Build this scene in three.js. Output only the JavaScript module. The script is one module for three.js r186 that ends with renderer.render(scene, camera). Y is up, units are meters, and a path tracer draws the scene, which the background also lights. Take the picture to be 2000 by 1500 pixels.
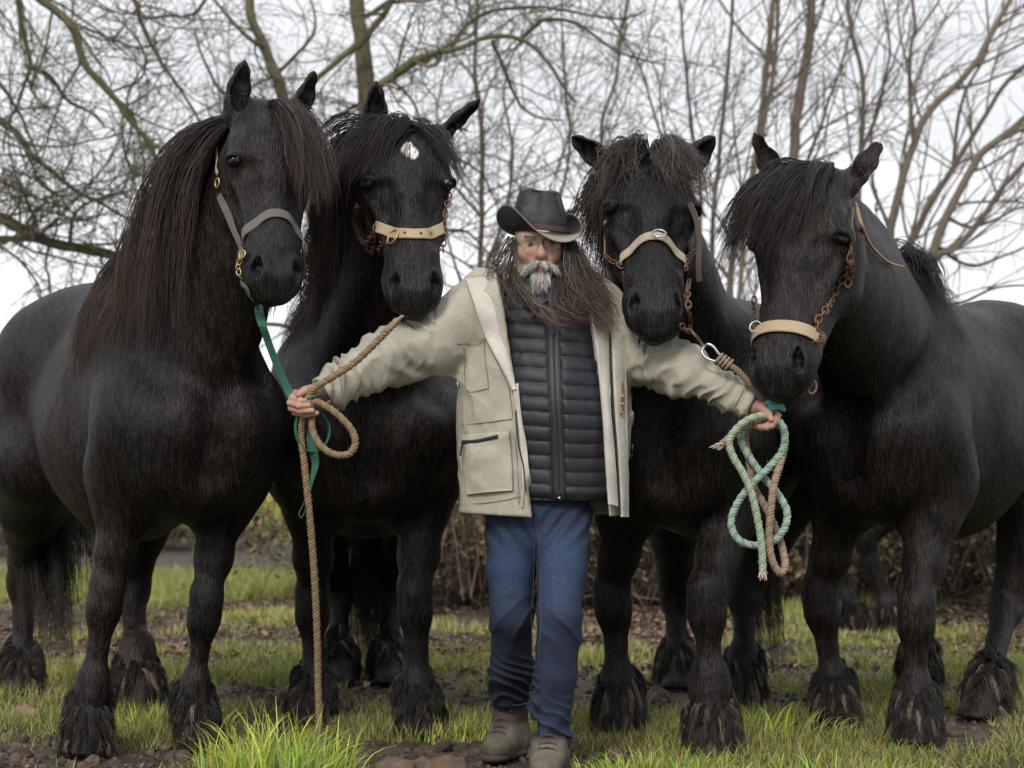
import * as THREE from 'three';
import { mergeGeometries } from 'three/addons/utils/BufferGeometryUtils.js';

// ---------- camera, sky, sun, exposure ----------
const FPX = 3690, HOR = 880, CAMH = 1.0;                 // focal length and horizon of the photograph in its own pixels
const PITCH = Math.atan((HOR - 750) / FPX);
const scene = new THREE.Scene();
const camera = new THREE.PerspectiveCamera(2 * Math.atan(750 / FPX) * 180 / Math.PI, 4 / 3, 0.1, 2000);
camera.position.set(0, CAMH, 0);
camera.lookAt(0, CAMH + Math.sin(PITCH) * 10, -Math.cos(PITCH) * 10);
camera.focus = 5.95;
camera.userData.fStop = 3.2;

const renderer = new THREE.WebGLRenderer({ antialias: true });
renderer.toneMapping = THREE.LinearToneMapping;
renderer.toneMappingExposure = 1.6;
renderer.shadowMap.enabled = true;

function rng(seed) {
  let a = seed >>> 0;
  return () => { a = (a + 0x6d2b79f5) >>> 0; let t = Math.imul(a ^ (a >>> 15), 1 | a); t = (t + Math.imul(t ^ (t >>> 7), 61 | t)) ^ t; return ((t ^ (t >>> 14)) >>> 0) / 4294967296; };
}
function hash3(x, y, z) { let h = Math.imul(x, 374761393) + Math.imul(y, 668265263) + Math.imul(z, 2147483647 ^ 0x51ed27); h = Math.imul(h ^ (h >>> 13), 1274126177); return ((h ^ (h >>> 16)) >>> 0) / 4294967296; }
function noise3(x, y, z) {
  const xi = Math.floor(x), yi = Math.floor(y), zi = Math.floor(z);
  let u = x - xi, v = y - yi, w = z - zi; u = u * u * (3 - 2 * u); v = v * v * (3 - 2 * v); w = w * w * (3 - 2 * w);
  const L = (a, b, t) => a + (b - a) * t;
  return L(L(L(hash3(xi, yi, zi), hash3(xi + 1, yi, zi), u), L(hash3(xi, yi + 1, zi), hash3(xi + 1, yi + 1, zi), u), v),
    L(L(hash3(xi, yi, zi + 1), hash3(xi + 1, yi, zi + 1), u), L(hash3(xi, yi + 1, zi + 1), hash3(xi + 1, yi + 1, zi + 1), u), v), w) * 2 - 1;
}
function fbm(x, y, z, o = 4) { let s = 0, a = 0.5; for (let i = 0; i < o; i++) { s += a * noise3(x, y, z); x = x * 2.03 + 7.1; y = y * 2.03 + 3.7; z = z * 2.03 + 1.3; a *= 0.5; } return s; }
const sstep = (a, b, x) => { const t = Math.min(1, Math.max(0, (x - a) / (b - a))); return t * t * (3 - 2 * t); };
const mix = (a, b, t) => a + (b - a) * t;

{ // overcast sky: soft grey cloud sheet, paler towards the horizon
  const W = 1024, H = 512, data = new Float32Array(W * H * 4);
  for (let j = 0; j < H; j++) {
    const el = (j + 0.5) / H * Math.PI - Math.PI / 2;
    for (let i = 0; i < W; i++) {
      const az = (i + 0.5) / W * Math.PI * 2, c = Math.cos(el);
      const x = c * Math.cos(az), y = Math.sin(el), z = c * Math.sin(az);
      const q = 1 / (Math.max(y, 0) + 0.16);
      let n = fbm(x * q * 1.3 + 4, y * 2, z * q * 1.3, 5) * 0.9 + fbm(x * q * 4 + 14, y * 5, z * q * 4 + 2, 4) * 0.4;
      n = Math.max(-1, Math.min(1, n * 1.6));
      const up = Math.max(0, y);
      let b = mix(0.78, 0.555, sstep(-0.02, 0.26, up)) + n * 0.12 + 0.62 * sstep(0.26, 0.95, up);   // a veiled sun brightens the upper sky
      if (y < 0) b = mix(b, 0.3, sstep(0, 0.1, -y));
      const tint = sstep(0.02, 0.4, up) * (0.75 - 0.5 * n);
      const k = (j * W + i) * 4;
      data[k] = b * mix(0.985, 0.92, tint); data[k + 1] = b * mix(0.995, 0.965, tint); data[k + 2] = b * mix(1.02, 1.06, tint); data[k + 3] = 1;
    }
  }
  const sky = new THREE.DataTexture(data, W, H, THREE.RGBAFormat, THREE.FloatType);
  sky.mapping = THREE.EquirectangularReflectionMapping; sky.magFilter = THREE.LinearFilter; sky.minFilter = THREE.LinearFilter; sky.needsUpdate = true;
  scene.background = sky; scene.environment = sky;
}
const sun = new THREE.DirectionalLight(0xfff9f0, 1.5);
sun.position.set(-3, 8, 4); sun.target.position.set(0, 0, -6.5);
sun.castShadow = true; sun.shadow.radius = 30; sun.shadow.mapSize.set(2048, 2048);
Object.assign(sun.shadow.camera, { left: -8, right: 8, top: 8, bottom: -8, near: 0.5, far: 40 });
scene.add(sun, sun.target);

// ---------- vectors, naming, pixel rays ----------
const add = (a, b) => [a[0] + b[0], a[1] + b[1], a[2] + b[2]], sub = (a, b) => [a[0] - b[0], a[1] - b[1], a[2] - b[2]];
const mul = (a, s) => [a[0] * s, a[1] * s, a[2] * s], dot = (a, b) => a[0] * b[0] + a[1] * b[1] + a[2] * b[2];
const cross = (a, b) => [a[1] * b[2] - a[2] * b[1], a[2] * b[0] - a[0] * b[2], a[0] * b[1] - a[1] * b[0]];
const len = (a) => Math.hypot(a[0], a[1], a[2]), norm = (a) => mul(a, 1 / (len(a) || 1)), lerp = (a, b, t) => [mix(a[0], b[0], t), mix(a[1], b[1], t), mix(a[2], b[2], t)];
const mad = (a, b, s) => [a[0] + b[0] * s, a[1] + b[1] * s, a[2] + b[2] * s];
const perp = (a) => norm(Math.abs(a[1]) < 0.8 ? cross(a, [0, 1, 0]) : cross(a, [1, 0, 0]));
// a place in the world that is seen at (px, py) of the 2000 x 1500 photograph, d metres in front of the camera
function P(px, py, d) {
  const s = Math.sin(PITCH), c = Math.cos(PITCH), u = (px - 1000) / FPX, v = (750 - py) / FPX;
  const ry = s + c * v, rz = -c + s * v, k = d / -rz;
  return [u * k, CAMH + ry * k, -d];
}
const spline = (pts, closed = false, type = 'centripetal') => new THREE.CatmullRomCurve3(pts.map((p) => new THREE.Vector3(...p)), closed, type);
const sample = (pts, n, closed) => { const c = spline(pts, closed); const out = []; for (let i = 0; i <= n; i++) { const p = c.getPoint(i / n); out.push([p.x, p.y, p.z]); } return out; };

const taken = new Set();
const numbered = (name) => { let n = name, i = 0; while (taken.has(n)) n = name + '_' + String(++i).padStart(3, '0'); taken.add(n); return n; };
function tag(o, label, category, group, kind) { if (label) o.userData.label = label; if (category) o.userData.category = category; if (group) o.userData.group = group; if (kind) o.userData.kind = kind; return o; }
function thing(name, label, category, pos = [0, 0, 0], group) { const g = new THREE.Group(); g.name = numbered(name); g.position.set(...pos); scene.add(g); return tag(g, label, category, group); }
// geometry is written in world metres; a part under a thing is shifted back by the thing's base
function part(name, geo, mat, parent, label, kind) {
  const m = new THREE.Mesh(geo, mat); m.castShadow = m.receiveShadow = true;
  m.name = parent ? name : numbered(name);
  if (parent && parent.isGroup) { let q = parent; const off = new THREE.Vector3(); while (q && q !== scene) { off.add(q.position); q = q.parent; } geo.translate(-off.x, -off.y, -off.z); }
  else if (parent) { let q = parent; const off = new THREE.Vector3(); while (q && q !== scene) { off.add(q.position); q = q.parent; } geo.translate(-off.x, -off.y, -off.z); }
  (parent || scene).add(m); tag(m, label, null, null, kind); return m;
}
function whole(name, geo, mat, label, category, group, kind) { const m = part(name, geo, mat); return tag(m, label, category, group, kind); }

// ---------- implicit bodies ----------
class Field {
  constructor() { this.prims = []; this.subs = []; this.post = null; }
  // tapered capsule from a to b; o.n / o.s squeeze it along an axis, o.k is the blend width
  cone(a, b, ra, rb, o = {}) {
    const p = { a, r: ra, dr: rb - ra, k: o.k ?? 0.05, n: null, m: null };
    let ba = sub(b, a); let c = 1;
    if (o.n) { p.n = norm(o.n); p.is = 1 / o.s - 1; ba = mad(ba, p.n, dot(ba, p.n) * p.is); c = Math.min(c, Math.sqrt(o.s)); }
    if (o.m) { p.m = norm(o.m); p.is2 = 1 / o.s2 - 1; ba = mad(ba, p.m, dot(ba, p.m) * p.is2); c *= Math.sqrt(Math.min(1, o.s2)); }
    p.ba = ba; p.bb = dot(ba, ba) + 1e-9; p.c = Math.min(1, c);
    (o.cut ? this.subs : this.prims).push(p);
    return this;
  }
  ball(a, r, o) { return this.cone(a, mad(a, [0, 1, 0], 1e-4), r, r, o); }
  chain(pts, rs, o) { for (let i = 0; i + 1 < pts.length; i++) this.cone(pts[i], pts[i + 1], rs[i], rs[i + 1], o); return this; }
  static one(p, x, y, z) {
    x -= p.a[0]; y -= p.a[1]; z -= p.a[2];
    if (p.n) { const q = (x * p.n[0] + y * p.n[1] + z * p.n[2]) * p.is; x += p.n[0] * q; y += p.n[1] * q; z += p.n[2] * q; }
    if (p.m) { const q = (x * p.m[0] + y * p.m[1] + z * p.m[2]) * p.is2; x += p.m[0] * q; y += p.m[1] * q; z += p.m[2] * q; }
    let t = (x * p.ba[0] + y * p.ba[1] + z * p.ba[2]) / p.bb; t = t < 0 ? 0 : t > 1 ? 1 : t;
    x -= p.ba[0] * t; y -= p.ba[1] * t; z -= p.ba[2] * t;
    return (Math.sqrt(x * x + y * y + z * z) - p.r - p.dr * t) * p.c;
  }
  at(x, y, z, prims = this.prims, subs = this.subs) {
    let d = 9;
    for (let i = 0; i < prims.length; i++) {
      const p = prims[i], e = Field.one(p, x, y, z);
      const h = p.k - Math.abs(d - e);
      d = d < e ? d : e; if (h > 0) d -= h * h / (4 * p.k);
    }
    for (let i = 0; i < subs.length; i++) {
      const p = subs[i], e = -Field.one(p, x, y, z);
      const h = p.k - Math.abs(d - e);
      d = d > e ? d : e; if (h > 0) d += h * h / (4 * p.k);
    }
    return this.post ? this.post(d, x, y, z) : d;
  }
  grad(x, y, z, e = 0.004, a, b) {
    const q = (i, j, k) => this.at(x + i * e, y + j * e, z + k * e, a, b);
    const A = q(1, -1, -1), B = q(-1, -1, 1), C = q(-1, 1, -1), D = q(1, 1, 1);
    return norm([A - B - C + D, -A - B + C + D, -A + B - C + D]);
  }
  // first point on the surface along a ray
  hit(o, dir, max = 1.5, off = 0) { let t = 0; for (let i = 0; i < 90 && t < max; i++) { const p = mad(o, dir, t), d = this.at(...p) - off; if (d < 0.0008) return p; t += Math.max(0.0006, d * 0.7); } return null; }
  push(p, gap) { for (let i = 0; i < 4; i++) { const d = this.at(...p); if (d >= gap) return p; p = mad(p, this.grad(...p, 0.006), gap - d + 0.0005); } return p; }
}
// surface nets over sparse blocks; keep(x, y, z) drops triangles
function meshField(F, lo, hi, h, { keep, color, uvScale = 1, slack = 1.5 } = {}) {
  const B = 8, n = [0, 1, 2].map((i) => Math.ceil((hi[i] - lo[i]) / h / B) * B + 1), [nx, ny, nz] = n;
  const val = new Float32Array(nx * ny * nz).fill(1), bl = n.map((v) => (v - 1) / B), blocks = new Array(bl[0] * bl[1] * bl[2]);
  const at = (i, j, k) => i + nx * (j + ny * k), R = h * (B / 2 + 1) * Math.sqrt(3);
  for (let K = 0; K < bl[2]; K++) for (let J = 0; J < bl[1]; J++) for (let I = 0; I < bl[0]; I++) {
    const cx = lo[0] + (I + 0.5) * B * h, cy = lo[1] + (J + 0.5) * B * h, cz = lo[2] + (K + 0.5) * B * h;
    let m = 9; const ds = F.prims.map((p) => { const d = Field.one(p, cx, cy, cz); if (d < m) m = d; return d; });
    if (m > R * slack + 0.12) continue;
    const prims = F.prims.filter((p, i) => ds[i] - m < 2 * R * slack + p.k + 0.01);
    const subs = F.subs.filter((p) => Field.one(p, cx, cy, cz) < R * slack + p.k);
    const d = F.at(cx, cy, cz, prims, subs);
    const I1 = I === bl[0] - 1 ? B + 1 : B, J1 = J === bl[1] - 1 ? B + 1 : B, K1 = K === bl[2] - 1 ? B + 1 : B;
    const far = Math.abs(d) > R * slack;
    if (!far) blocks[I + bl[0] * (J + bl[1] * K)] = { prims, subs };
    for (let k = 0; k < K1; k++) for (let j = 0; j < J1; j++) for (let i = 0; i < I1; i++)
      val[at(I * B + i, J * B + j, K * B + k)] = far ? d : F.at(lo[0] + (I * B + i) * h, lo[1] + (J * B + j) * h, lo[2] + (K * B + k) * h, prims, subs);
  }
  const ids = new Map(), pos = [], nor = [];
  const cell = (i, j, k) => {
    const key = at(i, j, k); let v = ids.get(key); if (v !== undefined) return v;
    let sx = 0, sy = 0, sz = 0, c = 0;
    const g = (a, b, e) => val[at(i + a, j + b, k + e)];
    for (let a = 0; a < 2; a++) for (let b = 0; b < 2; b++) {
      let p = g(0, a, b), q = g(1, a, b); if ((p < 0) !== (q < 0)) { sx += p / (p - q); sy += a; sz += b; c++; }
      p = g(a, 0, b); q = g(a, 1, b); if ((p < 0) !== (q < 0)) { sx += a; sy += p / (p - q); sz += b; c++; }
      p = g(a, b, 0); q = g(a, b, 1); if ((p < 0) !== (q < 0)) { sx += a; sy += b; sz += p / (p - q); c++; }
    }
    let x = lo[0] + (i + sx / c) * h, y = lo[1] + (j + sy / c) * h, z = lo[2] + (k + sz / c) * h;
    const blk = blocks[Math.min(bl[0] - 1, i / B | 0) + bl[0] * (Math.min(bl[1] - 1, j / B | 0) + bl[1] * Math.min(bl[2] - 1, k / B | 0))];
    const pr = blk ? blk.prims : F.prims, sb = blk ? blk.subs : F.subs;
    const nn = F.grad(x, y, z, h * 0.5, pr, sb), d = F.at(x, y, z, pr, sb), st = Math.max(-h, Math.min(h, d)) * 0.8;
    x -= nn[0] * st; y -= nn[1] * st; z -= nn[2] * st;
    v = pos.length / 3; pos.push(x, y, z); nor.push(...nn); ids.set(key, v); return v;
  };
  const tris = [];
  const quad = (a, b, c, d, flip) => { if (flip) tris.push(a, c, b, a, d, c); else tris.push(a, b, c, a, c, d); };
  for (let k = 1; k < nz - 1; k++) for (let j = 1; j < ny - 1; j++) for (let i = 1; i < nx - 1; i++) {
    const s = val[at(i, j, k)] < 0;
    if (s !== val[at(i + 1, j, k)] < 0) quad(cell(i, j - 1, k - 1), cell(i, j, k - 1), cell(i, j, k), cell(i, j - 1, k), !s);
    if (s !== val[at(i, j + 1, k)] < 0) quad(cell(i - 1, j, k - 1), cell(i - 1, j, k), cell(i, j, k), cell(i, j, k - 1), !s);
    if (s !== val[at(i, j, k + 1)] < 0) quad(cell(i - 1, j - 1, k), cell(i, j - 1, k), cell(i, j, k), cell(i - 1, j, k), !s);
  }
  return finish(pos, nor, tris, { keep, color, uvScale });
}
// box-projected uv in metres: vertices are split where the projection axis changes
function finish(pos, nor, tris, { keep, color, uvScale = 1 }) {
  const map = new Map(), op = [], on = [], ou = [], oc = [], oi = [];
  for (let t = 0; t < tris.length; t += 3) {
    const [a, b, c] = [tris[t], tris[t + 1], tris[t + 2]];
    if (keep && !keep((pos[a * 3] + pos[b * 3] + pos[c * 3]) / 3, (pos[a * 3 + 1] + pos[b * 3 + 1] + pos[c * 3 + 1]) / 3, (pos[a * 3 + 2] + pos[b * 3 + 2] + pos[c * 3 + 2]) / 3)) continue;
    const m = [0, 1, 2].map((e) => Math.abs(nor[a * 3 + e] + nor[b * 3 + e] + nor[c * 3 + e]));
    const ax = m[0] > m[1] && m[0] > m[2] ? 0 : m[1] > m[2] * 1.3 ? 1 : 2;
    for (const v of [a, b, c]) {
      const key = v * 3 + ax; let id = map.get(key);
      if (id === undefined) {
        id = op.length / 3; map.set(key, id);
        const x = pos[v * 3], y = pos[v * 3 + 1], z = pos[v * 3 + 2];
        op.push(x, y, z); on.push(nor[v * 3], nor[v * 3 + 1], nor[v * 3 + 2]);
        if (ax === 0) ou.push(z / uvScale, y / uvScale); else if (ax === 1) ou.push(x / uvScale, z / uvScale); else ou.push(x / uvScale + 0.37, y / uvScale);
        if (color) oc.push(...color(x, y, z, nor[v * 3], nor[v * 3 + 1], nor[v * 3 + 2]));
      }
      oi.push(id);
    }
  }
  const g = new THREE.BufferGeometry();
  g.setAttribute('position', new THREE.Float32BufferAttribute(op, 3)); g.setAttribute('normal', new THREE.Float32BufferAttribute(on, 3)); g.setAttribute('uv', new THREE.Float32BufferAttribute(ou, 2));
  if (color) g.setAttribute('color', new THREE.Float32BufferAttribute(oc, 3));
  g.setIndex(oi); return g;
}

// ---------- tubes, strands, straps, ropes ----------
class Tubes {
  constructor() { this.p = []; this.n = []; this.c = []; this.u = []; this.i = []; }
  // pts with radii (number list) and colour at both ends
  add(pts, rad, sides = 3, c0 = [1, 1, 1], c1 = c0, cap = false) {
    const m = pts.length; let ref = perp(norm(sub(pts[Math.min(1, m - 1)], pts[0]))); const base = this.p.length / 3; let L = 0;
    for (let i = 0; i < m; i++) {
      const t = norm(sub(pts[Math.min(i + 1, m - 1)], pts[Math.max(i - 1, 0)]));
      ref = norm(mad(ref, t, -dot(ref, t))); const bi = cross(t, ref); const f = i / (m - 1);
      const r = typeof rad === 'function' ? rad(f) : mix(rad[0], rad[1], f); if (i) L += len(sub(pts[i], pts[i - 1]));
      for (let s = 0; s < sides; s++) {
        const a = s / sides * Math.PI * 2, n = add(mul(ref, Math.cos(a)), mul(bi, Math.sin(a)));
        this.p.push(pts[i][0] + n[0] * r, pts[i][1] + n[1] * r, pts[i][2] + n[2] * r); this.n.push(...n); this.u.push(s / sides, L);
        this.c.push(mix(c0[0], c1[0], f), mix(c0[1], c1[1], f), mix(c0[2], c1[2], f));
      }
      if (i) for (let s = 0; s < sides; s++) {
        const a = base + (i - 1) * sides + s, b = base + (i - 1) * sides + (s + 1) % sides, c = a + sides, d = b + sides;
        this.i.push(a, b, c, b, d, c);
      }
    }
    if (cap) for (const [row, sg] of [[0, 1], [m - 1, -1]]) for (let s = 1; s + 1 < sides; s++) { const q = base + row * sides; sg > 0 ? this.i.push(q, q + s + 1, q + s) : this.i.push(q, q + s, q + s + 1); }
  }
  get tris() { return this.i.length / 3; }
  geo() {
    const g = new THREE.BufferGeometry();
    g.setAttribute('position', new THREE.Float32BufferAttribute(this.p, 3)); g.setAttribute('normal', new THREE.Float32BufferAttribute(this.n, 3));
    g.setAttribute('uv', new THREE.Float32BufferAttribute(this.u, 2)); g.setAttribute('color', new THREE.Float32BufferAttribute(this.c, 3)); g.setIndex(this.i); return g;
  }
}
// a lock of hair: strands scattered round a guide line, drawn together towards the tip
function lock(T, R, guide, count, spread, r, colour, { wave = 0.004, tip = 0.3, sides = 3 } = {}) {
  const m = guide.length, dir = norm(sub(guide[m - 1], guide[0])), u = perp(dir), v = cross(dir, u), kk = 0.6 + R() * 0.8;
  for (let s = 0; s < count; s++) {
    const a = R() * 6.283, q = Math.sqrt(R()) * spread, o = add(mul(u, Math.cos(a) * q), mul(v, Math.sin(a) * q));
    const ph = R() * 6.28, fr = 3 + R() * 5, L = 0.72 + R() * 0.3, w = wave * (0.5 + R()), ph2 = R() * 6.28, pts = [];
    for (let i = 0; i < m; i++) {
      const f = i / (m - 1), g = f * L * (m - 1), gi = Math.min(m - 2, Math.floor(g)), b = lerp(guide[gi], guide[gi + 1], g - gi);
      const k = mix(1, tip, f) * Math.min(1, 0.35 + f * 3);
      pts.push(add(mad(b, o, k), add(mul(u, Math.sin(f * fr + ph) * w * f), mul(v, Math.sin(f * fr * 1.3 + ph2) * w * f))));
    }
    const c = colour(R).map((q) => mul(q, kk)); T.add(pts, (f) => r * (0.55 + 0.6 * Math.sin(Math.PI * Math.min(1, f * 0.8 + 0.2))) * (1 - 0.75 * f * f), sides, c[0], c[1]);
  }
}
// hair guide: grows from root, falls under gravity and wind, slides over the body
function fall(F, root, dir, L, n, { g = 0.5, gap = 0.012, wind = [0, 0, 0], R = null, wob = 0 } = {}) {
  const pts = [root]; let p = root, d = norm(dir); const st = L / n;
  for (let i = 0; i < n; i++) {
    d = norm(add(add(d, [0, -g, 0]), wind)); if (R && wob) d = norm(add(d, [(R() - 0.5) * wob, (R() - 0.5) * wob, (R() - 0.5) * wob]));
    let q = mad(p, d, st); if (F) { q = F.push(q, gap); d = norm(sub(q, p)); }
    p = q; pts.push(p);
  }
  return pts;
}
// flat band: centre line, direction of its width at every point, width and thickness
function band(pts, wdirs, width, thick, closed = false) {
  const m = pts.length, pos = [], idx = [], uv = []; let L = 0;
  for (let i = 0; i < m; i++) {
    const a = pts[closed ? (i + m - 1) % m : Math.max(0, i - 1)], b = pts[closed ? (i + 1) % m : Math.min(m - 1, i + 1)], t = norm(sub(b, a));
    const w = typeof width === 'function' ? width(i / (m - 1)) : width; if (i) L += len(sub(pts[i], pts[i - 1]));
    let wd = wdirs[i] || wdirs[0]; wd = norm(mad(wd, t, -dot(wd, t))); const nn = cross(t, wd), bev = Math.min(thick * 0.4, w * 0.2);
    const ring = [[w / 2 - bev, thick / 2], [-w / 2 + bev, thick / 2], [-w / 2, thick / 2 - bev], [-w / 2, -thick / 2 + bev], [-w / 2 + bev, -thick / 2], [w / 2 - bev, -thick / 2], [w / 2, -thick / 2 + bev], [w / 2, thick / 2 - bev]];
    ring.forEach(([x, y]) => { pos.push(...add(pts[i], add(mul(wd, x), mul(nn, y)))); uv.push(x, L); });
  }
  const S = 8, rows = closed ? m : m - 1;
  for (let i = 0; i < rows; i++) for (let s = 0; s < S; s++) { const a = i * S + s, b = i * S + (s + 1) % S, c = ((i + 1) % m) * S + s, d = ((i + 1) % m) * S + (s + 1) % S; idx.push(a, c, b, b, c, d); }
  if (!closed) for (let s = 1; s + 1 < S; s++) { idx.push(0, s, s + 1); const q = (m - 1) * S; idx.push(q, q + s + 1, q + s); }
  const g = new THREE.BufferGeometry(); g.setAttribute('position', new THREE.Float32BufferAttribute(pos, 3)); g.setAttribute('uv', new THREE.Float32BufferAttribute(uv, 2)); g.setIndex(idx);
  const h = g.toNonIndexed(); h.computeVertexNormals(); return h;
}
// laid rope: three strands twisted round the line
function rope(T, pts, r, col, { twist = 26, seg = 0.007, R = rng(5), fuzz = 0 } = {}) {
  const c = spline(pts), L = c.getLength(), n = Math.max(8, Math.round(L / seg)), line = [];
  for (let i = 0; i <= n; i++) { const p = c.getPointAt(i / n); line.push([p.x, p.y, p.z]); }
  let ref = perp(norm(sub(line[1], line[0]))); const fr = line.map((p, i) => { const t = norm(sub(line[Math.min(n, i + 1)], line[Math.max(0, i - 1)])); ref = norm(mad(ref, t, -dot(ref, t))); return [ref, cross(t, ref)]; });
  for (let s = 0; s < 3; s++) {
    const q = line.map((p, i) => { const a = i / n * L * twist * 2 * Math.PI + s * 2.0944, e = r * 0.5; return add(p, add(mul(fr[i][0], Math.cos(a) * e), mul(fr[i][1], Math.sin(a) * e))); });
    const cc = col(s); T.add(q, [r * 0.56, r * 0.56], 6, cc[0], cc[1], true);
  }
  for (let k = 0; k < fuzz * L; k++) { const i = Math.floor(R() * n), a = R() * 6.28, o = add(mul(fr[i][0], Math.cos(a)), mul(fr[i][1], Math.sin(a))), p = mad(line[i], o, r * 0.8); const q = add(mad(p, o, 0.002 + R() * 0.004), [(R() - 0.5) * 0.006, (R() - 0.5) * 0.01, (R() - 0.5) * 0.006]); const cc = col(0); T.add([p, lerp(p, q, 0.5), q], [0.0007, 0.0004], 3, cc[0], cc[1]); }
  return line;
}

// ---------- procedural textures ----------
function tex(w, h, fn, srgb, rep = 1) {
  const d = new Uint8Array(w * h * 4);
  for (let j = 0; j < h; j++) for (let i = 0; i < w; i++) { const c = fn(i / w, j / h, i, j), k = (j * w + i) * 4; d[k] = c[0] * 255; d[k + 1] = c[1] * 255; d[k + 2] = c[2] * 255; d[k + 3] = 255; }
  const t = new THREE.DataTexture(d, w, h, THREE.RGBAFormat); t.wrapS = t.wrapT = THREE.RepeatWrapping; t.magFilter = THREE.LinearFilter; t.minFilter = THREE.LinearMipmapLinearFilter; t.generateMipmaps = true;
  t.repeat.set(rep, rep); if (srgb) t.colorSpace = THREE.SRGBColorSpace; t.needsUpdate = true; return t;
}
// tiling noise on a torus
const tnoise = (u, v, fu, fv, seed = 0) => {
  const x = u * fu, y = v * fv, xi = Math.floor(x), yi = Math.floor(y); let a = x - xi, b = y - yi; a = a * a * (3 - 2 * a); b = b * b * (3 - 2 * b);
  const H = (i, j) => hash3(((i % fu) + fu) % fu, ((j % fv) + fv) % fv, seed);
  return mix(mix(H(xi, yi), H(xi + 1, yi), a), mix(H(xi, yi + 1), H(xi + 1, yi + 1), a), b);
};

// ---------- horses ----------
const furBump = tex(1024, 1024, (u, v) => {
  const wu = u + (tnoise(u, v, 6, 5, 1) - 0.5) * 0.05 + (tnoise(u, v, 17, 11, 2) - 0.5) * 0.02;
  const a = tnoise(wu, v, 150, 22, 3), b = tnoise(wu, v, 260, 40, 4), c = tnoise(wu, v, 60, 14, 5);
  const q = tnoise(wu, v, 34, 7, 6), k = 0.36 * a + 0.22 * b + 0.24 * c + 0.18 * q; return [k, k, k];
}, false);
const furTint = tex(512, 512, (u, v) => {
  const wu = u + (tnoise(u, v, 6, 5, 1) - 0.5) * 0.05;
  const m = 0.45 * tnoise(wu, v, 110, 18, 7) + 0.3 * tnoise(wu, v, 36, 7, 8) + 0.25 * tnoise(wu, v, 200, 30, 9), k = 0.38 + 0.62 * sstep(0.25, 0.8, m); return [k, k * 0.97, k * 0.94];
}, true);
const coatMat = new THREE.MeshPhysicalMaterial({ vertexColors: true, map: furTint, roughness: 0.5, bumpMap: furBump, bumpScale: 0.0042, specularIntensity: 0.4, sheen: 0.06, sheenRoughness: 0.5, sheenColor: new THREE.Color(0.2, 0.2, 0.22) });
const hairMat = new THREE.MeshPhysicalMaterial({ vertexColors: true, roughness: 0.5, specularIntensity: 0.55 });
const eyeMat = new THREE.MeshPhysicalMaterial({ color: new THREE.Color(0.006, 0.004, 0.003), roughness: 0.1, specularIntensity: 1 });

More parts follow.
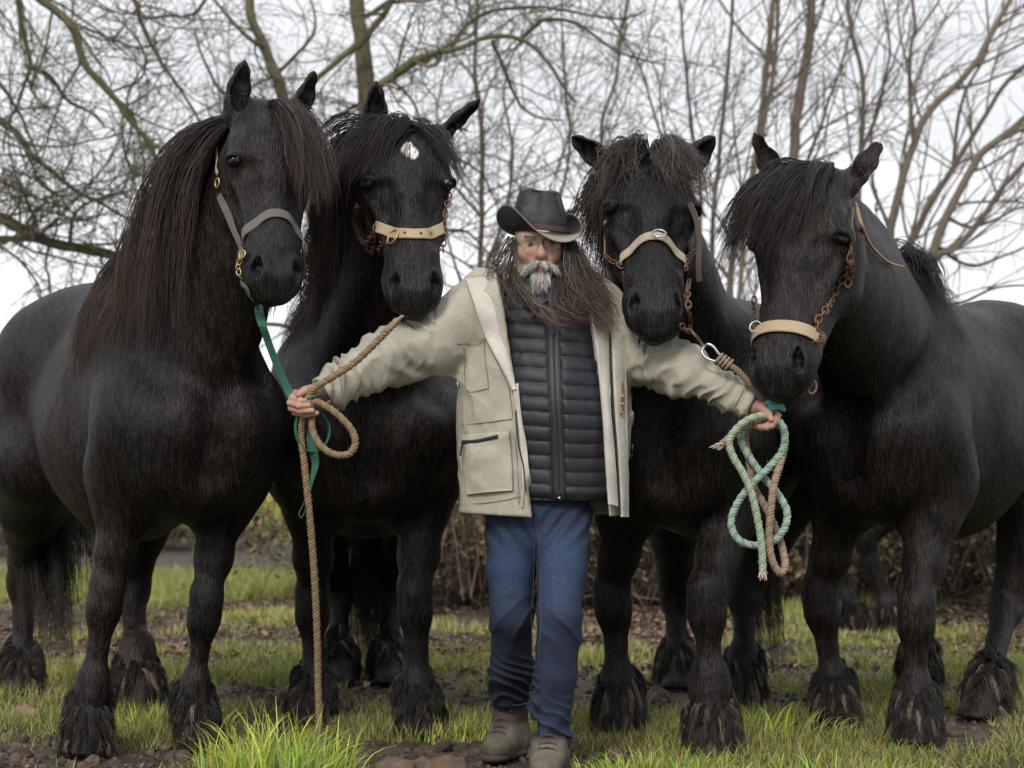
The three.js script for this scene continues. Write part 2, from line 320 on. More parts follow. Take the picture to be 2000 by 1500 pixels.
function horse(S) {
  const R = rng(S.seed), F = new Field(), sc = S.scale || 1;
  const fw = norm([S.fwd[0], 0, S.fwd[1]]), lat = [fw[2], 0, -fw[0]], T = [S.at[0], 0, -S.at[1]];
  const wx = S.wx || 1, B = (f, l, u) => [T[0] + (fw[0] * f + lat[0] * l * wx) * sc, u * sc, T[2] + (fw[2] * f + lat[2] * l * wx) * sc];
  const c = (a, b, ra, rb, o) => F.cone(B(...a), B(...b), ra * sc, rb * sc, o);
  const wide = (s, k = 0.1) => ({ n: lat, s: s * wx, k });
  // trunk
  c([-0.12, 0, 1.13], [-0.55, 0, 1.07], 0.35, 0.385, wide(0.86));
  c([-0.55, 0, 1.07], [-1.0, 0, 1.16], 0.385, 0.35, wide(0.9));
  c([-0.15, 0, 1.46], [-0.6, 0, 1.40], 0.11, 0.12, { k: 0.12 });
  c([-0.6, 0, 1.40], [-1.05, 0, 1.43], 0.12, 0.15, { k: 0.12 });
  c([-1.1, 0, 1.28], [-1.36, 0, 1.2], 0.31, 0.26, { k: 0.1 });
  c([-0.22, 0, 1.50], [0.02, 0, 1.42], 0.10, 0.16, { k: 0.12 });
  c([0.06, 0, 1.14], [0.12, 0, 1.0], 0.30, 0.26, wide(0.84));
  for (const s of [-1, 1]) {
    c([-1.12, s * 0.15, 1.3], [-1.4, s * 0.17, 1.12], 0.23, 0.2, { k: 0.1 });
    c([-0.1, s * 0.13, 1.36], [0.15, s * 0.155, 1.07], 0.13, 0.14, { k: 0.14 });
    c([0.15, s * 0.155, 1.08], [-0.0, s * 0.165, 0.9], 0.135, 0.115, { k: 0.12 });
    c([0.25, s * 0.1, 1.05], [0.22, s * 0.11, 0.96], 0.13, 0.12, { k: 0.06 });
    c([0.16, s * 0.08, 0.92], [-0.1, s * 0.1, 0.86], 0.12, 0.1, { k: 0.08 });
  }
  c([0.42, 0, 1.14], [0.36, 0, 0.9], 0.035, 0.03, { cut: true, k: 0.1 });
  for (const s of [-1, 1]) {
    c([0.3, s * 0.22, 1.22], [0.05, s * 0.33, 1.44], 0.02, 0.02, { cut: true, k: 0.12 });    // between neck and shoulder
    c([-0.2, s * 0.36, 0.86], [-0.3, s * 0.38, 1.22], 0.02, 0.02, { cut: true, k: 0.12 });   // behind the elbow
  }
  // legs
  const legEnds = [];
  for (const L of S.legs) {
    const s = L.side, [k, f, h] = L.j, hoof = [h[0], 0.0, h[2]], w = (L.w || 1) * sc;
    let up = norm(sub(k, f));
    if (L.front) {
      const el = B(0.0, s * 0.19, 0.9), fa = lerp(el, k, 0.28), mid = lerp(el, k, 0.62);
      F.cone(B(0.1, s * 0.165, 1.05), el, 0.13 * sc, 0.108 * sc, { k: 0.12 });
      F.cone(el, fa, 0.108 * sc, 0.085 * w, { k: 0.1 }); F.cone(fa, mid, 0.085 * w, 0.064 * w, { k: 0.05 }); F.cone(mad(fa, fw, 0.03), mad(mid, fw, 0.02), 0.06 * w, 0.04 * w, { k: 0.04 });
      F.cone(mid, mad(k, up, 0.07), 0.063 * w, 0.054 * w, { k: 0.05 });
      F.cone(mad(k, up, 0.045), mad(k, up, -0.035), 0.061 * w, 0.056 * w, { k: 0.035 });
      F.cone(mad(add(k, mul(fw, 0.018)), up, 0.02), mad(add(k, mul(fw, 0.016)), up, -0.02), 0.05 * w, 0.045 * w, { k: 0.03 });
      F.cone(mad(k, up, -0.03), mad(f, up, 0.05), 0.045 * w, 0.038 * w, { k: 0.05 });
      F.cone(mad(add(k, mul(fw, -0.028)), up, -0.05), mad(add(f, mul(fw, -0.028)), up, 0.03), 0.021 * w, 0.022 * w, { k: 0.014 });
    } else {
      const hip = B(-1.28, s * 0.17, 1.12), st = L.stifle || B(-1.08, s * 0.24, 0.93);
      F.cone(hip, st, 0.23 * sc, 0.165 * sc, { k: 0.1 }); F.cone(hip, lerp(st, k, 0.35), 0.2 * sc, 0.12 * sc, { k: 0.1 });
      F.cone(st, lerp(st, k, 0.55), 0.15 * sc, 0.095 * w, { k: 0.07 }); F.cone(lerp(st, k, 0.55), k, 0.095 * w, 0.066 * w, { k: 0.05 });
      F.cone(mad(add(k, mul(fw, -0.045)), [0, 1, 0], 0.06), mad(k, up, -0.04), 0.042 * w, 0.058 * w, { k: 0.04 });
      F.cone(k, mad(f, up, 0.04), 0.052 * w, 0.04 * w, { k: 0.04 }); F.cone(mad(k, fw, -0.035), mad(f, fw, -0.03), 0.026 * w, 0.024 * w, { k: 0.016 });
    }
    F.cone(mad(f, up, 0.03), mad(f, up, -0.02), 0.05 * w, 0.056 * w, { k: 0.04 });
    const co = add(lerp(f, hoof, 0.62), [0, 0.02, 0]);
    F.cone(f, co, 0.056 * w, 0.06 * w, { k: 0.04 });
    F.cone(co, add(hoof, add(mul(fw, 0.02), [0, 0.0, 0])), 0.062 * w, 0.074 * w, { k: 0.03 });
    legEnds.push({ k, f, hoof, w, mud: L.mud || 0 });
  }
  // head frame
  const H = S.head, Pp = H.P, hs = H.size, A = norm(sub(H.M, Pp));
  let Fv = [Math.sin(H.yaw), 0, Math.cos(H.yaw)]; Fv = norm(mad(Fv, A, -dot(Fv, A))); const Lv = cross(A, Fv).map((v) => -v);   // Lv points to picture right
  const HW = (s) => mix(1.3, 1.1, sstep(0.45, 0.6, s)) * (H.wide || 1);
  const Hd = (s, l, f) => [0, 1, 2].map((i) => Pp[i] + hs * (A[i] * s + Lv[i] * l * HW(s) + Fv[i] * f));
  const hc = (a, b, ra, rb, o) => F.cone(Hd(...a), Hd(...b), ra * hs, rb * hs, { k: 0.035, ...o, n: Lv, s: (o && o.s || 1) * (o && o.thin ? 1 : HW((a[0] + b[0]) / 2)) });
  // neck
  const Wt = B(-0.14, 0, 1.5), Cb = B(0.22, 0, 1.06), crestTop = Hd(0.0, 0, -0.07), thr = Hd(0.27, 0, -0.235);
  const ctlA = add(lerp(Wt, crestTop, 0.55), mul(norm(add([0, 1, 0], mul(fw, -0.5))), S.crest ?? 0.1)), ctlB = add(lerp(Cb, thr, 0.5), mul(fw, S.throat ?? 0.0));
  const bez = (a, b, d, t) => lerp(lerp(a, b, t), lerp(b, d, t), t);
  const NS = 7, crest = [], neckC = [], neckR = [], neckN = [];
  for (let i = 0; i <= NS; i++) {
    const t = i / NS, a = bez(Wt, ctlA, crestTop, t), b = bez(Cb, ctlB, thr, t);
    crest.push(a); neckC.push(lerp(a, b, 0.5)); neckR.push(len(sub(a, b)) / 2);
  }
  for (let i = 0; i <= NS; i++) { const d = norm(sub(neckC[Math.min(NS, i + 1)], neckC[Math.max(0, i - 1)])), v = norm(sub(crest[i], neckC[i])); neckN.push(norm(cross(v, d))); }
  for (let i = 0; i < NS; i++) F.cone(neckC[i], neckC[i + 1], neckR[i], neckR[i + 1], { n: norm(add(neckN[i], neckN[i + 1])), s: mix(0.68, 0.62, i / NS), k: 0.07 });
  for (let i = 0; i < NS; i++) F.cone(crest[i], crest[i + 1], 0.05, 0.05, { k: 0.09 });
  // head
  const LN = Lv;
  hc([0.0, 0, -0.03], [0.13, 0, -0.015], 0.078, 0.09, { n: LN, s: 1.08 });
  hc([0.10, 0, 0.0], [0.25, 0, 0.002], 0.078, 0.07, { n: LN, s: 1.12 });
  hc([0.14, 0, -0.05], [0.25, 0, -0.06], 0.09, 0.085, { n: LN, s: 1.05 });
  hc([0.22, 0, 0.0], [0.5, 0, -0.012], 0.066, 0.05, { n: LN, s: 0.98 });
  hc([0.25, 0, -0.06], [0.52, 0, -0.045], 0.075, 0.06, { n: LN, s: 0.9 });
  for (const s of [-1, 1]) {
    hc([0.135, s * 0.066, 0.022], [0.19, s * 0.087, 0.018], 0.036, 0.031, { k: 0.03 });      // brow
    hc([0.2, s * 0.082, 0.004], [0.222, s * 0.08, -0.006], 0.029, 0.026, { k: 0.025 });
    hc([0.24, s * 0.083, -0.03], [0.40, s * 0.054, -0.02], 0.024, 0.017, { k: 0.022 });          // cheek crest
    hc([0.13, s * 0.05, -0.10], [0.27, s * 0.05, -0.145], 0.072, 0.066, { n: LN, s: 0.8, k: 0.04 });
    hc([0.18, s * 0.05, -0.16], [0.30, s * 0.042, -0.165], 0.06, 0.05, { n: LN, s: 0.8, k: 0.04 });
    hc([0.28, s * 0.03, -0.14], [0.54, s * 0.016, -0.082], 0.05, 0.034, { k: 0.035 });
    hc([0.58, s * 0.044, -0.018], [0.612, s * 0.04, -0.03], 0.034, 0.032, { k: 0.04 });     // nostril wing
    hc([0.565, s * 0.043, 0.008], [0.6, s * 0.036, 0.004], 0.022, 0.02, { k: 0.02 });
    hc([0.54, s * 0.046, -0.05], [0.64, s * 0.022, -0.05], 0.03, 0.022, { k: 0.03 });
    hc([0.25, s * 0.07, 0.055], [0.42, s * 0.068, 0.03], 0.012, 0.012, { cut: true, k: 0.05 });    // hollow beside the nasal bone
    hc([0.30, s * 0.1, -0.075], [0.46, s * 0.085, -0.06], 0.02, 0.014, { cut: true, k: 0.05 });   // hollow of the cheek
    hc([0.69, s * 0.02, -0.063], [0.57, s * 0.075, -0.073], 0.005, 0.004, { cut: true, k: 0.01 }); // mouth
  }
  hc([0.44, 0, -0.03], [0.6, 0, -0.034], 0.06, 0.054, { n: LN, s: 1.08, k: 0.06 });
  hc([0.61, 0, -0.018], [0.658, 0, -0.036], 0.036, 0.026, { n: LN, s: 1.2, k: 0.03 });
  hc([0.61, 0, -0.083], [0.65, 0, -0.078], 0.03, 0.022, { n: LN, s: 1.2, k: 0.012 });
  hc([0.575, 0, -0.095], [0.6, 0, -0.1], 0.034, 0.03, { k: 0.02 });
  hc([0.52, 0, -0.085], [0.6, 0, -0.085], 0.036, 0.032, { n: LN, s: 1.15 });
  hc([0.662, -0.05, -0.06], [0.662, 0.05, -0.06], 0.0075, 0.0075, { cut: true, k: 0.012, thin: 1 });
  for (const s of [-1, 1]) { // comma-shaped nostrils sunk into the surface
    const dir = norm(add(mul(Lv, s * 0.7), mul(Fv, 0.75))), pt = (a, l, f) => { const q = Hd(a, s * l, f), p = F.hit(mad(q, dir, 0.3), mul(dir, -1), 0.4) || q; return p; };
    const a = pt(0.566, 0.036, 0), b = pt(0.588, 0.046, 0), c2 = pt(0.612, 0.044, -0.012);
    F.cone(mad(a, dir, -0.004), mad(b, dir, -0.014), 0.008 * hs, 0.014 * hs, { cut: true, k: 0.008 }).cone(mad(b, dir, -0.014), mad(c2, dir, -0.004), 0.0135 * hs, 0.011 * hs, { cut: true, k: 0.01 });
  }
  const eyes = [];
  for (const s of [-1, 1]) {
    const dir = norm(add(mul(Lv, s * 0.78), mul(Fv, 0.6))), p = F.hit(mad(Hd(0.212, s * 0.06, -0.01), dir, 0.3), mul(dir, -1), 0.4) || Hd(0.21, s * 0.1, 0.01), D = norm(add(F.grad(...p, 0.01), mul(dir, 0.8)));
    let up = mul(A, -1); up = norm(mad(up, D, -dot(up, D))); const ta = cross(D, up);
    const arc = (sg, a, b, l) => [-1, -0.5, 0, 0.5, 1].map((u) => add(mad(p, ta, u * 0.023 * hs), add(mul(up, sg * (a + b * (1 - u * u)) * hs), mul(D, l * (1 - u * u) * hs - 0.002))));
    F.chain(arc(1, 0.003, 0.0105, 0.006), [0.004, 0.006, 0.0075, 0.006, 0.004], { k: 0.014 }); F.chain(arc(-1, 0.003, 0.0075, 0.002), [0.003, 0.0045, 0.005, 0.0045, 0.003], { k: 0.014 });
    eyes.push({ p, c: mad(p, D, (-0.023 + 0.0038) * hs) });
  }
  // ears
  const earInfo = [];
  for (const E of S.ears) {
    const s = E.side, base = Hd(-0.005, s * 0.08, -0.025), tip = E.tip, ax = norm(sub(tip, base)), L = len(sub(tip, base));
    let op = norm(E.open); op = norm(mad(op, ax, -dot(op, ax))); const sd = cross(ax, op);
    const q = (t, o = 0, w = 0) => add(mad(base, ax, t * L), add(mul(op, o), mul(sd, w)));
    const o = { n: op, s: 0.62, k: 0.012 }, cu = { n: op, s: 0.8, cut: true, k: 0.006 }, w = E.w || 1;
    F.cone(q(0), q(0.2), 0.034, 0.037 * w, { k: 0.03, n: op, s: 0.8 }); F.cone(q(0.2), q(0.5), 0.037 * w, 0.037 * w, o); F.cone(q(0.5), q(0.8), 0.037 * w, 0.022 * w, o); F.cone(q(0.8), q(0.99), 0.022 * w, 0.004, o);
    F.cone(q(0.16, 0.026), q(0.35, 0.022), 0.014, 0.026 * w, cu); F.cone(q(0.35, 0.022), q(0.6, 0.019), 0.026 * w, 0.025 * w, cu); F.cone(q(0.6, 0.019), q(0.95, 0.008), 0.025 * w, 0.003, cu);
    earInfo.push({ q, op, ax, sd, L, base });
  }
  // ground cuts the hooves flat
  F.post = (d, x, y, z) => Math.max(Math.abs(d) < 0.05 ? d - fbm(x * 6 + S.seed, y * 4.5, z * 6, 3) * 0.011 : d, 0.012 - y);

  // coat colour: black with browned patches, mud on the lower legs, a star
  const bt = S.brown || 0;
  const color = (x, y, z, nx, ny, nz) => {
    const height = y;
    const n = fbm(x * 2.2 + S.seed, y * 2.2, z * 2.2, 3), n2 = fbm(x * 9, y * 9, z * 9 + S.seed, 3), n3 = fbm(x * 30, y * 14, z * 30, 2);
    let br = Math.max(0, Math.min(1, 0.32 + bt + n * 1.0 + n2 * 0.25));
    let r = mix(0.0115, 0.033, br), g = mix(0.011, 0.021, br), b = mix(0.0122, 0.0172, br);
    if (y < 0.36) {
      let mud = 0, near = null, bd = 9; for (const e of legEnds) { const dd = Math.hypot(x - e.f[0], z - e.f[2]); if (dd < bd) { bd = dd; near = e; } }
      mud = Math.max(sstep(0.17, 0.05, y + n3 * 0.1 + n2 * 0.1) * 0.75, near.mud * sstep(0.36, 0.26, y + n2 * 0.1)); const hk = 0.75 + n3 * 0.6; r = mix(r, 0.055 * hk, mud); g = mix(g, 0.039 * hk, mud); b = mix(b, 0.027 * hk, mud);
    }
    const q = sub([x, y, z], Pp), hS = dot(q, A) / hs, hL = dot(q, Lv) / hs, hF = dot(q, Fv) / hs;
    if (hS > 0.5 && hS < 0.75 && Math.abs(hL) < 0.12 && hF > -0.2 && hF < 0.1) { const m = sstep(0.52, 0.6, hS) * 0.6; r = mix(r, 0.02, m); g = mix(g, 0.0185, m); b = mix(b, 0.019, m); }
    for (const y of eyes) { const m = sstep(0.035, 0.018, Math.hypot(x - y.p[0], height - y.p[1], z - y.p[2])) * 0.55; r *= 1 - m; g *= 1 - m; b *= 1 - m; }
    if (S.star && hF > 0) {
      const e = Math.hypot((hS - S.star[0]) / S.star[2], (hL - S.star[1] + (hS - S.star[0]) * -0.25) / S.star[3]) + n3 * 0.5 + fbm(x * 80, y * 40, z * 80, 2) * 0.5;
      const m = sstep(1.05, 0.8, e); r = mix(r, 1.25, m); g = mix(g, 1.22, m); b = mix(b, 1.2, m);
    }
    return [r, g, b];
  };
  // mesh: body coarse, head fine
  const HC = Hd(0.27, 0, -0.06), HR = 0.47 * hs;
  const all = [...neckC, ...S.legs.flatMap((l) => [...l.j]), B(-1.65, 0.5, 1.7), B(-1.65, -0.5, 1.7), B(0.5, 0.5, 1), B(0.5, -0.5, 1)];
  const lo = [0, 1, 2].map((i) => Math.min(...all.map((p) => p[i])) - 0.15), hi = [0, 1, 2].map((i) => Math.max(...all.map((p) => p[i])) + 0.25); lo[1] = -0.03;
  const dH = (x, y, z) => Math.hypot(x - HC[0], y - HC[1], z - HC[2]);
  const hb = S.fine || 0.006, cb = S.coarse || 0.0125;
  const parts = [meshField(F, lo, hi, cb, { color, uvScale: 0.3, keep: (x, y, z) => dH(x, y, z) > HR - 0.004 }),
    meshField(F, HC.map((v) => v - HR - 0.02), HC.map((v) => v + HR + 0.02), hb, { color, uvScale: 0.3, keep: (x, y, z) => dH(x, y, z) < HR })];
  const g = mergeGeometries(parts);
  const root = thing('horse', S.label, 'horse', [T[0], 0, T[2]]);
  part('body', g, coatMat, root);
  for (const y of eyes) { const e = new THREE.SphereGeometry(0.023 * hs, 20, 14); e.translate(...y.c); part('eye', e, eyeMat, root); }

  // ----- hair -----
  const black = (R) => { const k = 0.6 + R() * 1.1; return [[0.013 * k, 0.0115 * k, 0.0115 * k], [0.024 * k, 0.018 * k, 0.0155 * k]]; };
  const warm = (amt) => (R) => { const k = 0.5 + R() * 1.0, w = R() < amt ? R() : R() * 0.15; return [[mix(0.011, 0.032, w * 0.6) * k, mix(0.0098, 0.018, w * 0.6) * k, mix(0.0098, 0.013, w * 0.6) * k], [mix(0.022, 0.115, w) * k, mix(0.0165, 0.07, w) * k, mix(0.0145, 0.048, w) * k]]; };
  const grey = (R) => { const k = 0.6 + R() * 0.9, w = R() * R(); return [[mix(0.015, 0.05, w) * k, mix(0.0145, 0.046, w) * k, mix(0.0155, 0.046, w) * k], [mix(0.028, 0.085, w) * k, mix(0.023, 0.06, w) * k, mix(0.022, 0.048, w) * k]]; };
  const silver = (R) => { const k = 0.6 + R() * 0.9, w = R(); return [[mix(0.014, 0.07, w) * k, mix(0.013, 0.066, w) * k, mix(0.0135, 0.066, w) * k], [mix(0.03, 0.125, w) * k, mix(0.024, 0.092, w) * k, mix(0.021, 0.07, w) * k]]; };
  const tint = { silver, black, warm: warm(0.75), mild: warm(0.7), grey };
  const api = { F, Hd, B, A, Fv, Lv, hs, Pp, crest, root, R, lat, fw, HR };
  if (S.mane) {
    const M = new Tubes(), m = S.mane, cs = spline(crest);
    for (let i = 0; i < m.n; i++) {
      const t = mix(m.t0 ?? 0.02, 1, (i + R()) / m.n), p = cs.getPoint(t), q = [p.x, p.y, p.z];
      const s = m.side * (R() < (t < 0.3 ? m.spill ?? 0.0 : 0) ? -1 : 1), nIdx = Math.min(NS, Math.round(t * NS)), nv = mul(neckN[nIdx], Math.sign(dot(neckN[nIdx], lat)) * s);
      const gr = F.grad(...q, 0.02), root0 = F.push(add(q, add(mul(gr, 0.03), mul(nv, R() * 0.03))), 0.002);
      const L = mix(m.L0, m.L1, t) * (0.7 + R() * 0.45), guide = fall(F, root0, add(add(mul(nv, m.out ?? 0.8), mul(gr, 0.55)), mul([R() - 0.5, R() - 0.5, R() - 0.5], 0.5)), L, 13, { g: m.g ?? 0.4, gap: 0.008 + R() * 0.03, R, wob: m.wob ?? 0.12, wind: m.wind || [0, 0, 0] });
      lock(M, R, guide, m.k ?? 16, 0.022 + R() * 0.014, m.r ?? 0.0012, tint[m.tint], { wave: m.wave ?? 0.012, tip: 0.7 });
    }
    part('mane', M.geo(), hairMat, root, m.label, 'stuff');
  }
  if (S.forelock) {
    const M = new Tubes(), m = S.forelock;
    for (let i = 0; i < m.n; i++) {
      const l = mix(m.l0 ?? -0.055, m.l1 ?? 0.055, R()), s0 = -0.05 + R() * 0.075, q = F.push(Hd(s0, l, 0.03 + R() * 0.01), 0.003);
      const tl = m.fan(l / 0.06, R), L = m.L * (m.cut ? 0.4 + R() * 0.75 : 0.65 + R() * 0.45);
      const dir = add(mul(A, 0.5), add(mul(Lv, tl), mul(Fv, m.lift ?? 0.6)));
      const guide = fall(F, q, dir, L, 13, { g: m.g ?? 0.32, gap: 0.006 + R() * (m.body ?? 0.04), R, wob: m.wob ?? 0.14, wind: add(mul(Lv, tl * (m.push ?? 0.12)), mul(A, 0.06)) });
      lock(M, R, guide, m.k ?? 16, 0.013 + R() * 0.012, 0.0011, tint[m.tint], { wave: m.wave ?? 0.009, tip: 0.7 });
    }
    part('forelock', M.geo(), hairMat, root, m.label, 'stuff');
  }
  if (S.tail) {
    const M = new Tubes(), dock = S.tail.dock || B(-1.56, 0, 1.28);
    for (let i = 0; i < S.tail.n; i++) {
      const end = S.tail.ends[i % S.tail.ends.length], e = add(end, [(R() - 0.5) * S.tail.w, (R() - 0.6) * 0.3, (R() - 0.5) * 0.15]); e[1] = Math.max(0.04, e[1]);
      const m1 = add(lerp(dock, e, 0.3), [(R() - 0.5) * 0.12, 0.1, (R() - 0.5) * 0.06]), m2 = add(lerp(dock, e, 0.7), [(R() - 0.5) * 0.14, 0.03, (R() - 0.5) * 0.08]);
      lock(M, R, sample([dock, m1, m2, e], 14), 12, 0.026, 0.0022, (R2) => { const a = black(R2); const w = R2() < 0.3 ? R2() * 0.7 : 0; a[1] = [mix(a[1][0], 0.12, w), mix(a[1][1], 0.085, w), mix(a[1][2], 0.055, w)]; return a; }, { wave: 0.014, tip: 0.5 });
    }
    part('tail', M.geo(), hairMat, root, null, 'stuff');
  }
  // feather and muddy fetlock hair
  if (S.feather !== false) for (const e of legEnds) {
    const M = new Tubes(), N = S.featherN || 240;
    for (let i = 0; i < N; i++) {
      const a = R() * 6.283, back = 0.5 - 0.5 * Math.cos(a), hgt = R(), y0 = mix(0.05, 0.25, hgt * (0.62 + 0.38 * back)), ax = lerp(e.hoof, e.f, Math.min(1.1, y0 / Math.max(0.05, e.f[1])));
      const o = add(mul(fw, Math.cos(a)), mul(lat, Math.sin(a))), q = F.push([ax[0] + o[0] * 0.03, Math.max(0.03, y0), ax[2] + o[2] * 0.03], 0.001);
      const L = Math.min(y0 + 0.015, 0.05 + R() * 0.11) * (0.75 + R() * 0.35), skew = (R() - 0.5) * 0.9, tg = [-o[2], 0, o[0]], guide = fall(F, q, add(mul(o, R() * 0.1), add(mul(tg, skew * 0.7), [0, -0.9, 0])), L, 6, { g: 0.5, gap: 0.003 + R() * 0.010, R, wob: 0.35 });
      for (const p of guide) p[1] = Math.max(0.01, p[1]);
      const mudAmt = sstep(0.26, 0.06, y0 + (R() - 0.5) * 0.2) * (S.mudHair ?? 0.75) * (R() < 0.55 ? R() : 0.12), tanL = R() < 0.14 * (S.mudHair ?? 0.75) ? 1 : 0;
      lock(M, R, guide, 14, 0.012, 0.0013, (R2) => { const k = 0.6 + R2() * 0.8, m0 = mudAmt * (0.4 + R2() * 0.6), m1 = Math.min(1, mudAmt * (0.8 + R2() * 0.6)), t = tanL * 0.11; return [[(mix(0.011, 0.06, m0) + t) * k, (mix(0.01, 0.043, m0) + t * 0.72) * k, (mix(0.0098, 0.03, m0) + t * 0.46) * k], [(mix(0.014, 0.095, m1) + t * 1.3) * k, (mix(0.012, 0.068, m1) + t * 0.95) * k, (mix(0.011, 0.046, m1) + t * 0.6) * k]]; }, { wave: 0.006, tip: 0.3 });
    }
    part('feather', M.geo(), hairMat, root, null, 'stuff');
  }
  // whiskery fringe inside and below the ears, chin hairs
  { const M = new Tubes();
    for (const E of earInfo) for (let i = 0; i < 26; i++) { const t = 0.05 + R() * 0.4, q = E.q(t, 0.004 + R() * 0.008, (R() - 0.5) * 0.05); const dir = add(mul(E.op, 0.7), add(mul(E.ax, R() * 0.9 - 0.3), mul(E.sd, (R() - 0.5) * 1.2))); lock(M, R, fall(null, q, dir, 0.02 + R() * 0.035, 4, { g: 0.05, R, wob: 0.3 }), 4, 0.004, 0.0009, tint.mild, { wave: 0.002 }); }
    for (let i = 0; i < 34; i++) { const q = F.push(Hd(0.57 + R() * 0.07, (R() - 0.5) * 0.07, -0.13), 0.001); lock(M, R, fall(null, q, add(A, mul(Fv, -0.4)), 0.015 + R() * 0.05, 4, { g: 0.2, R, wob: 0.3 }), 2, 0.003, 0.0008, black); }
    part('ear_and_chin_hair', M.geo(), hairMat, root, null, 'stuff'); }
  // a soft edge of short coat hair
  return api;
}

const J = (k, f, hx, hd) => [P(...k), P(...f), (() => { const p = P(hx, 1400, hd); p[1] = 0; return p; })()];
const tipOf = (x, y, d) => P(x, y, d);
const H1 = horse({
  seed: 11, label: 'black horse at the far left, long mane down its neck and dark strap halter', scale: 1.025, wx: 0.88,
  at: [-1.115, 6.35], fwd: [0.46, 0.888], brown: 0.14,
  legs: [
    { front: true, side: -1, w: 0.88, j: J([206, 1168, 6.25], [180, 1340, 6.25], 163, 6.22) },
    { front: true, side: 1, w: 0.84, j: J([400, 1192, 6.34], [383, 1345, 6.36], 388, 6.33) },
    { side: -1, j: J([48, 1130, 7.95], [42, 1290, 7.9], 38, 7.8) },
    { side: 1, mud: 0.9, w: 1.1, j: J([255, 1140, 7.6], [268, 1270, 7.4], 272, 7.3) },
  ],
  head: { P: P(520, 228, 5.9), M: P(545, 610, 5.62), yaw: 0.42, size: 0.95 }, crest: 0.06,
  ears: [{ side: -1, tip: P(479, 118, 5.88), open: [0.55, 0, 0.85] }, { side: 1, tip: P(619, 131, 5.95), open: [0.8, 0, 0.5] }],
  mane: { side: -1, n: 330, k: 16, L0: 0.5, L1: 0.75, tint: 'mild' },
  forelock: { n: 78, L: 0.37, tint: 'warm', l0: 0.0, l1: 0.058, fan: (l, R) => 0.16 + R() * 0.24, push: 0.05, body: 0.022, g: 0.24, lift: 0.35 },
  tail: { n: 130, w: 0.16, dock: P(60, 640, 7.9), ends: [P(88, 1260, 7.7), P(125, 1290, 7.6), P(75, 1240, 7.7), P(105, 1220, 7.7), P(150, 1180, 7.75), P(165, 1110, 7.8)] },
});
const H2 = horse({
  seed: 22, label: 'black horse with a small white star on its forehead, left of the man', scale: 1.0, wx: 1.05,
  at: [-0.518, 6.85], fwd: [0.1, 0.995],
  legs: [
    { front: true, side: -1, j: J([610, 1185, 7.0], [611, 1335, 7.0], 608, 6.95) },
    { front: true, side: 1, j: J([811, 1178, 6.7], [815, 1350, 6.7], 822, 6.65) },
    { side: -1, j: J([662, 1150, 8.35], [660, 1290, 8.2], 662, 8.1) },
    { side: 1, j: J([765, 1150, 8.35], [760, 1290, 8.2], 760, 8.1) },
  ],
  head: { P: P(795, 268, 6.1), M: P(812, 640, 5.78), yaw: 0.14, size: 0.96 },
  ears: [{ side: -1, tip: P(735, 158, 6.05), open: [0.15, 0, 1] }, { side: 1, tip: P(938, 193, 6.1), open: [0.5, -0.6, 0.3] }],
  star: [0.118, 0.0, 0.036, 0.026],
  mane: { side: -1, n: 280, k: 14, L0: 0.4, L1: 0.6, tint: 'mild', wob: 0.2, wave: 0.012, out: 0.35 },
  forelock: { n: 58, L: 0.27, l0: -0.075, l1: 0.035, tint: 'grey', fan: (l, R) => l > 0.2 ? 0.5 + R() * 0.3 : -1.1 + R() * 0.4, push: 0.2, body: 0.03, lift: 0.4 },
  tail: { n: 110, w: 0.14, dock: P(720, 700, 8.4), ends: [P(722, 1330, 8.3), P(757, 1340, 8.3), P(715, 1270, 8.3), P(742, 1310, 8.3)] },
});
const H3 = horse({
  seed: 33, label: 'black horse with a curly grey forelock facing the camera, right of the man', scale: 1.0,
  at: [0.59, 6.55], fwd: [-0.28, 0.96],
  legs: [
    { front: true, side: -1, j: J([1197, 1175, 6.75], [1208, 1335, 6.75], 1207, 6.7) },
    { front: true, side: 1, w: 1.08, j: J([1382, 1180, 6.25], [1385, 1335, 6.25], 1390, 6.2) },
    { side: -1, j: J([1318, 1150, 8.1], [1322, 1285, 8.05], 1325, 7.95) },
    { side: 1, j: J([1455, 1155, 7.5], [1452, 1290, 7.4], 1455, 7.35) },
  ],
  head: { P: P(1270, 328, 6.12), M: P(1282, 680, 5.7), yaw: 0.02, size: 0.99 },
  ears: [{ side: -1, w: 1.25, tip: P(1112, 264, 6.15), open: [-0.35, -0.5, 0.75] }, { side: 1, w: 1.25, tip: P(1398, 265, 6.15), open: [0.35, -0.5, 0.75] }],
  mane: { side: -1, n: 180, k: 13, L0: 0.3, L1: 0.45, tint: 'mild', wob: 0.3, wave: 0.014 },
  forelock: { n: 95, L: 0.24, cut: 1, tint: 'silver', fan: (l, R) => (l < -0.1 ? -0.75 : 0.5) + l * 0.4 + (R() - 0.5) * 0.5, push: 0.1, lift: 0.4, body: 0.05, wob: 0.55, wave: 0.022 },
  tail: { n: 70, w: 0.12, dock: P(1440, 720, 8.0), ends: [P(1495, 1290, 7.9), P(1510, 1250, 7.9), P(1480, 1200, 7.9)] },
  mudHair: 1.0, featherN: 200,
});
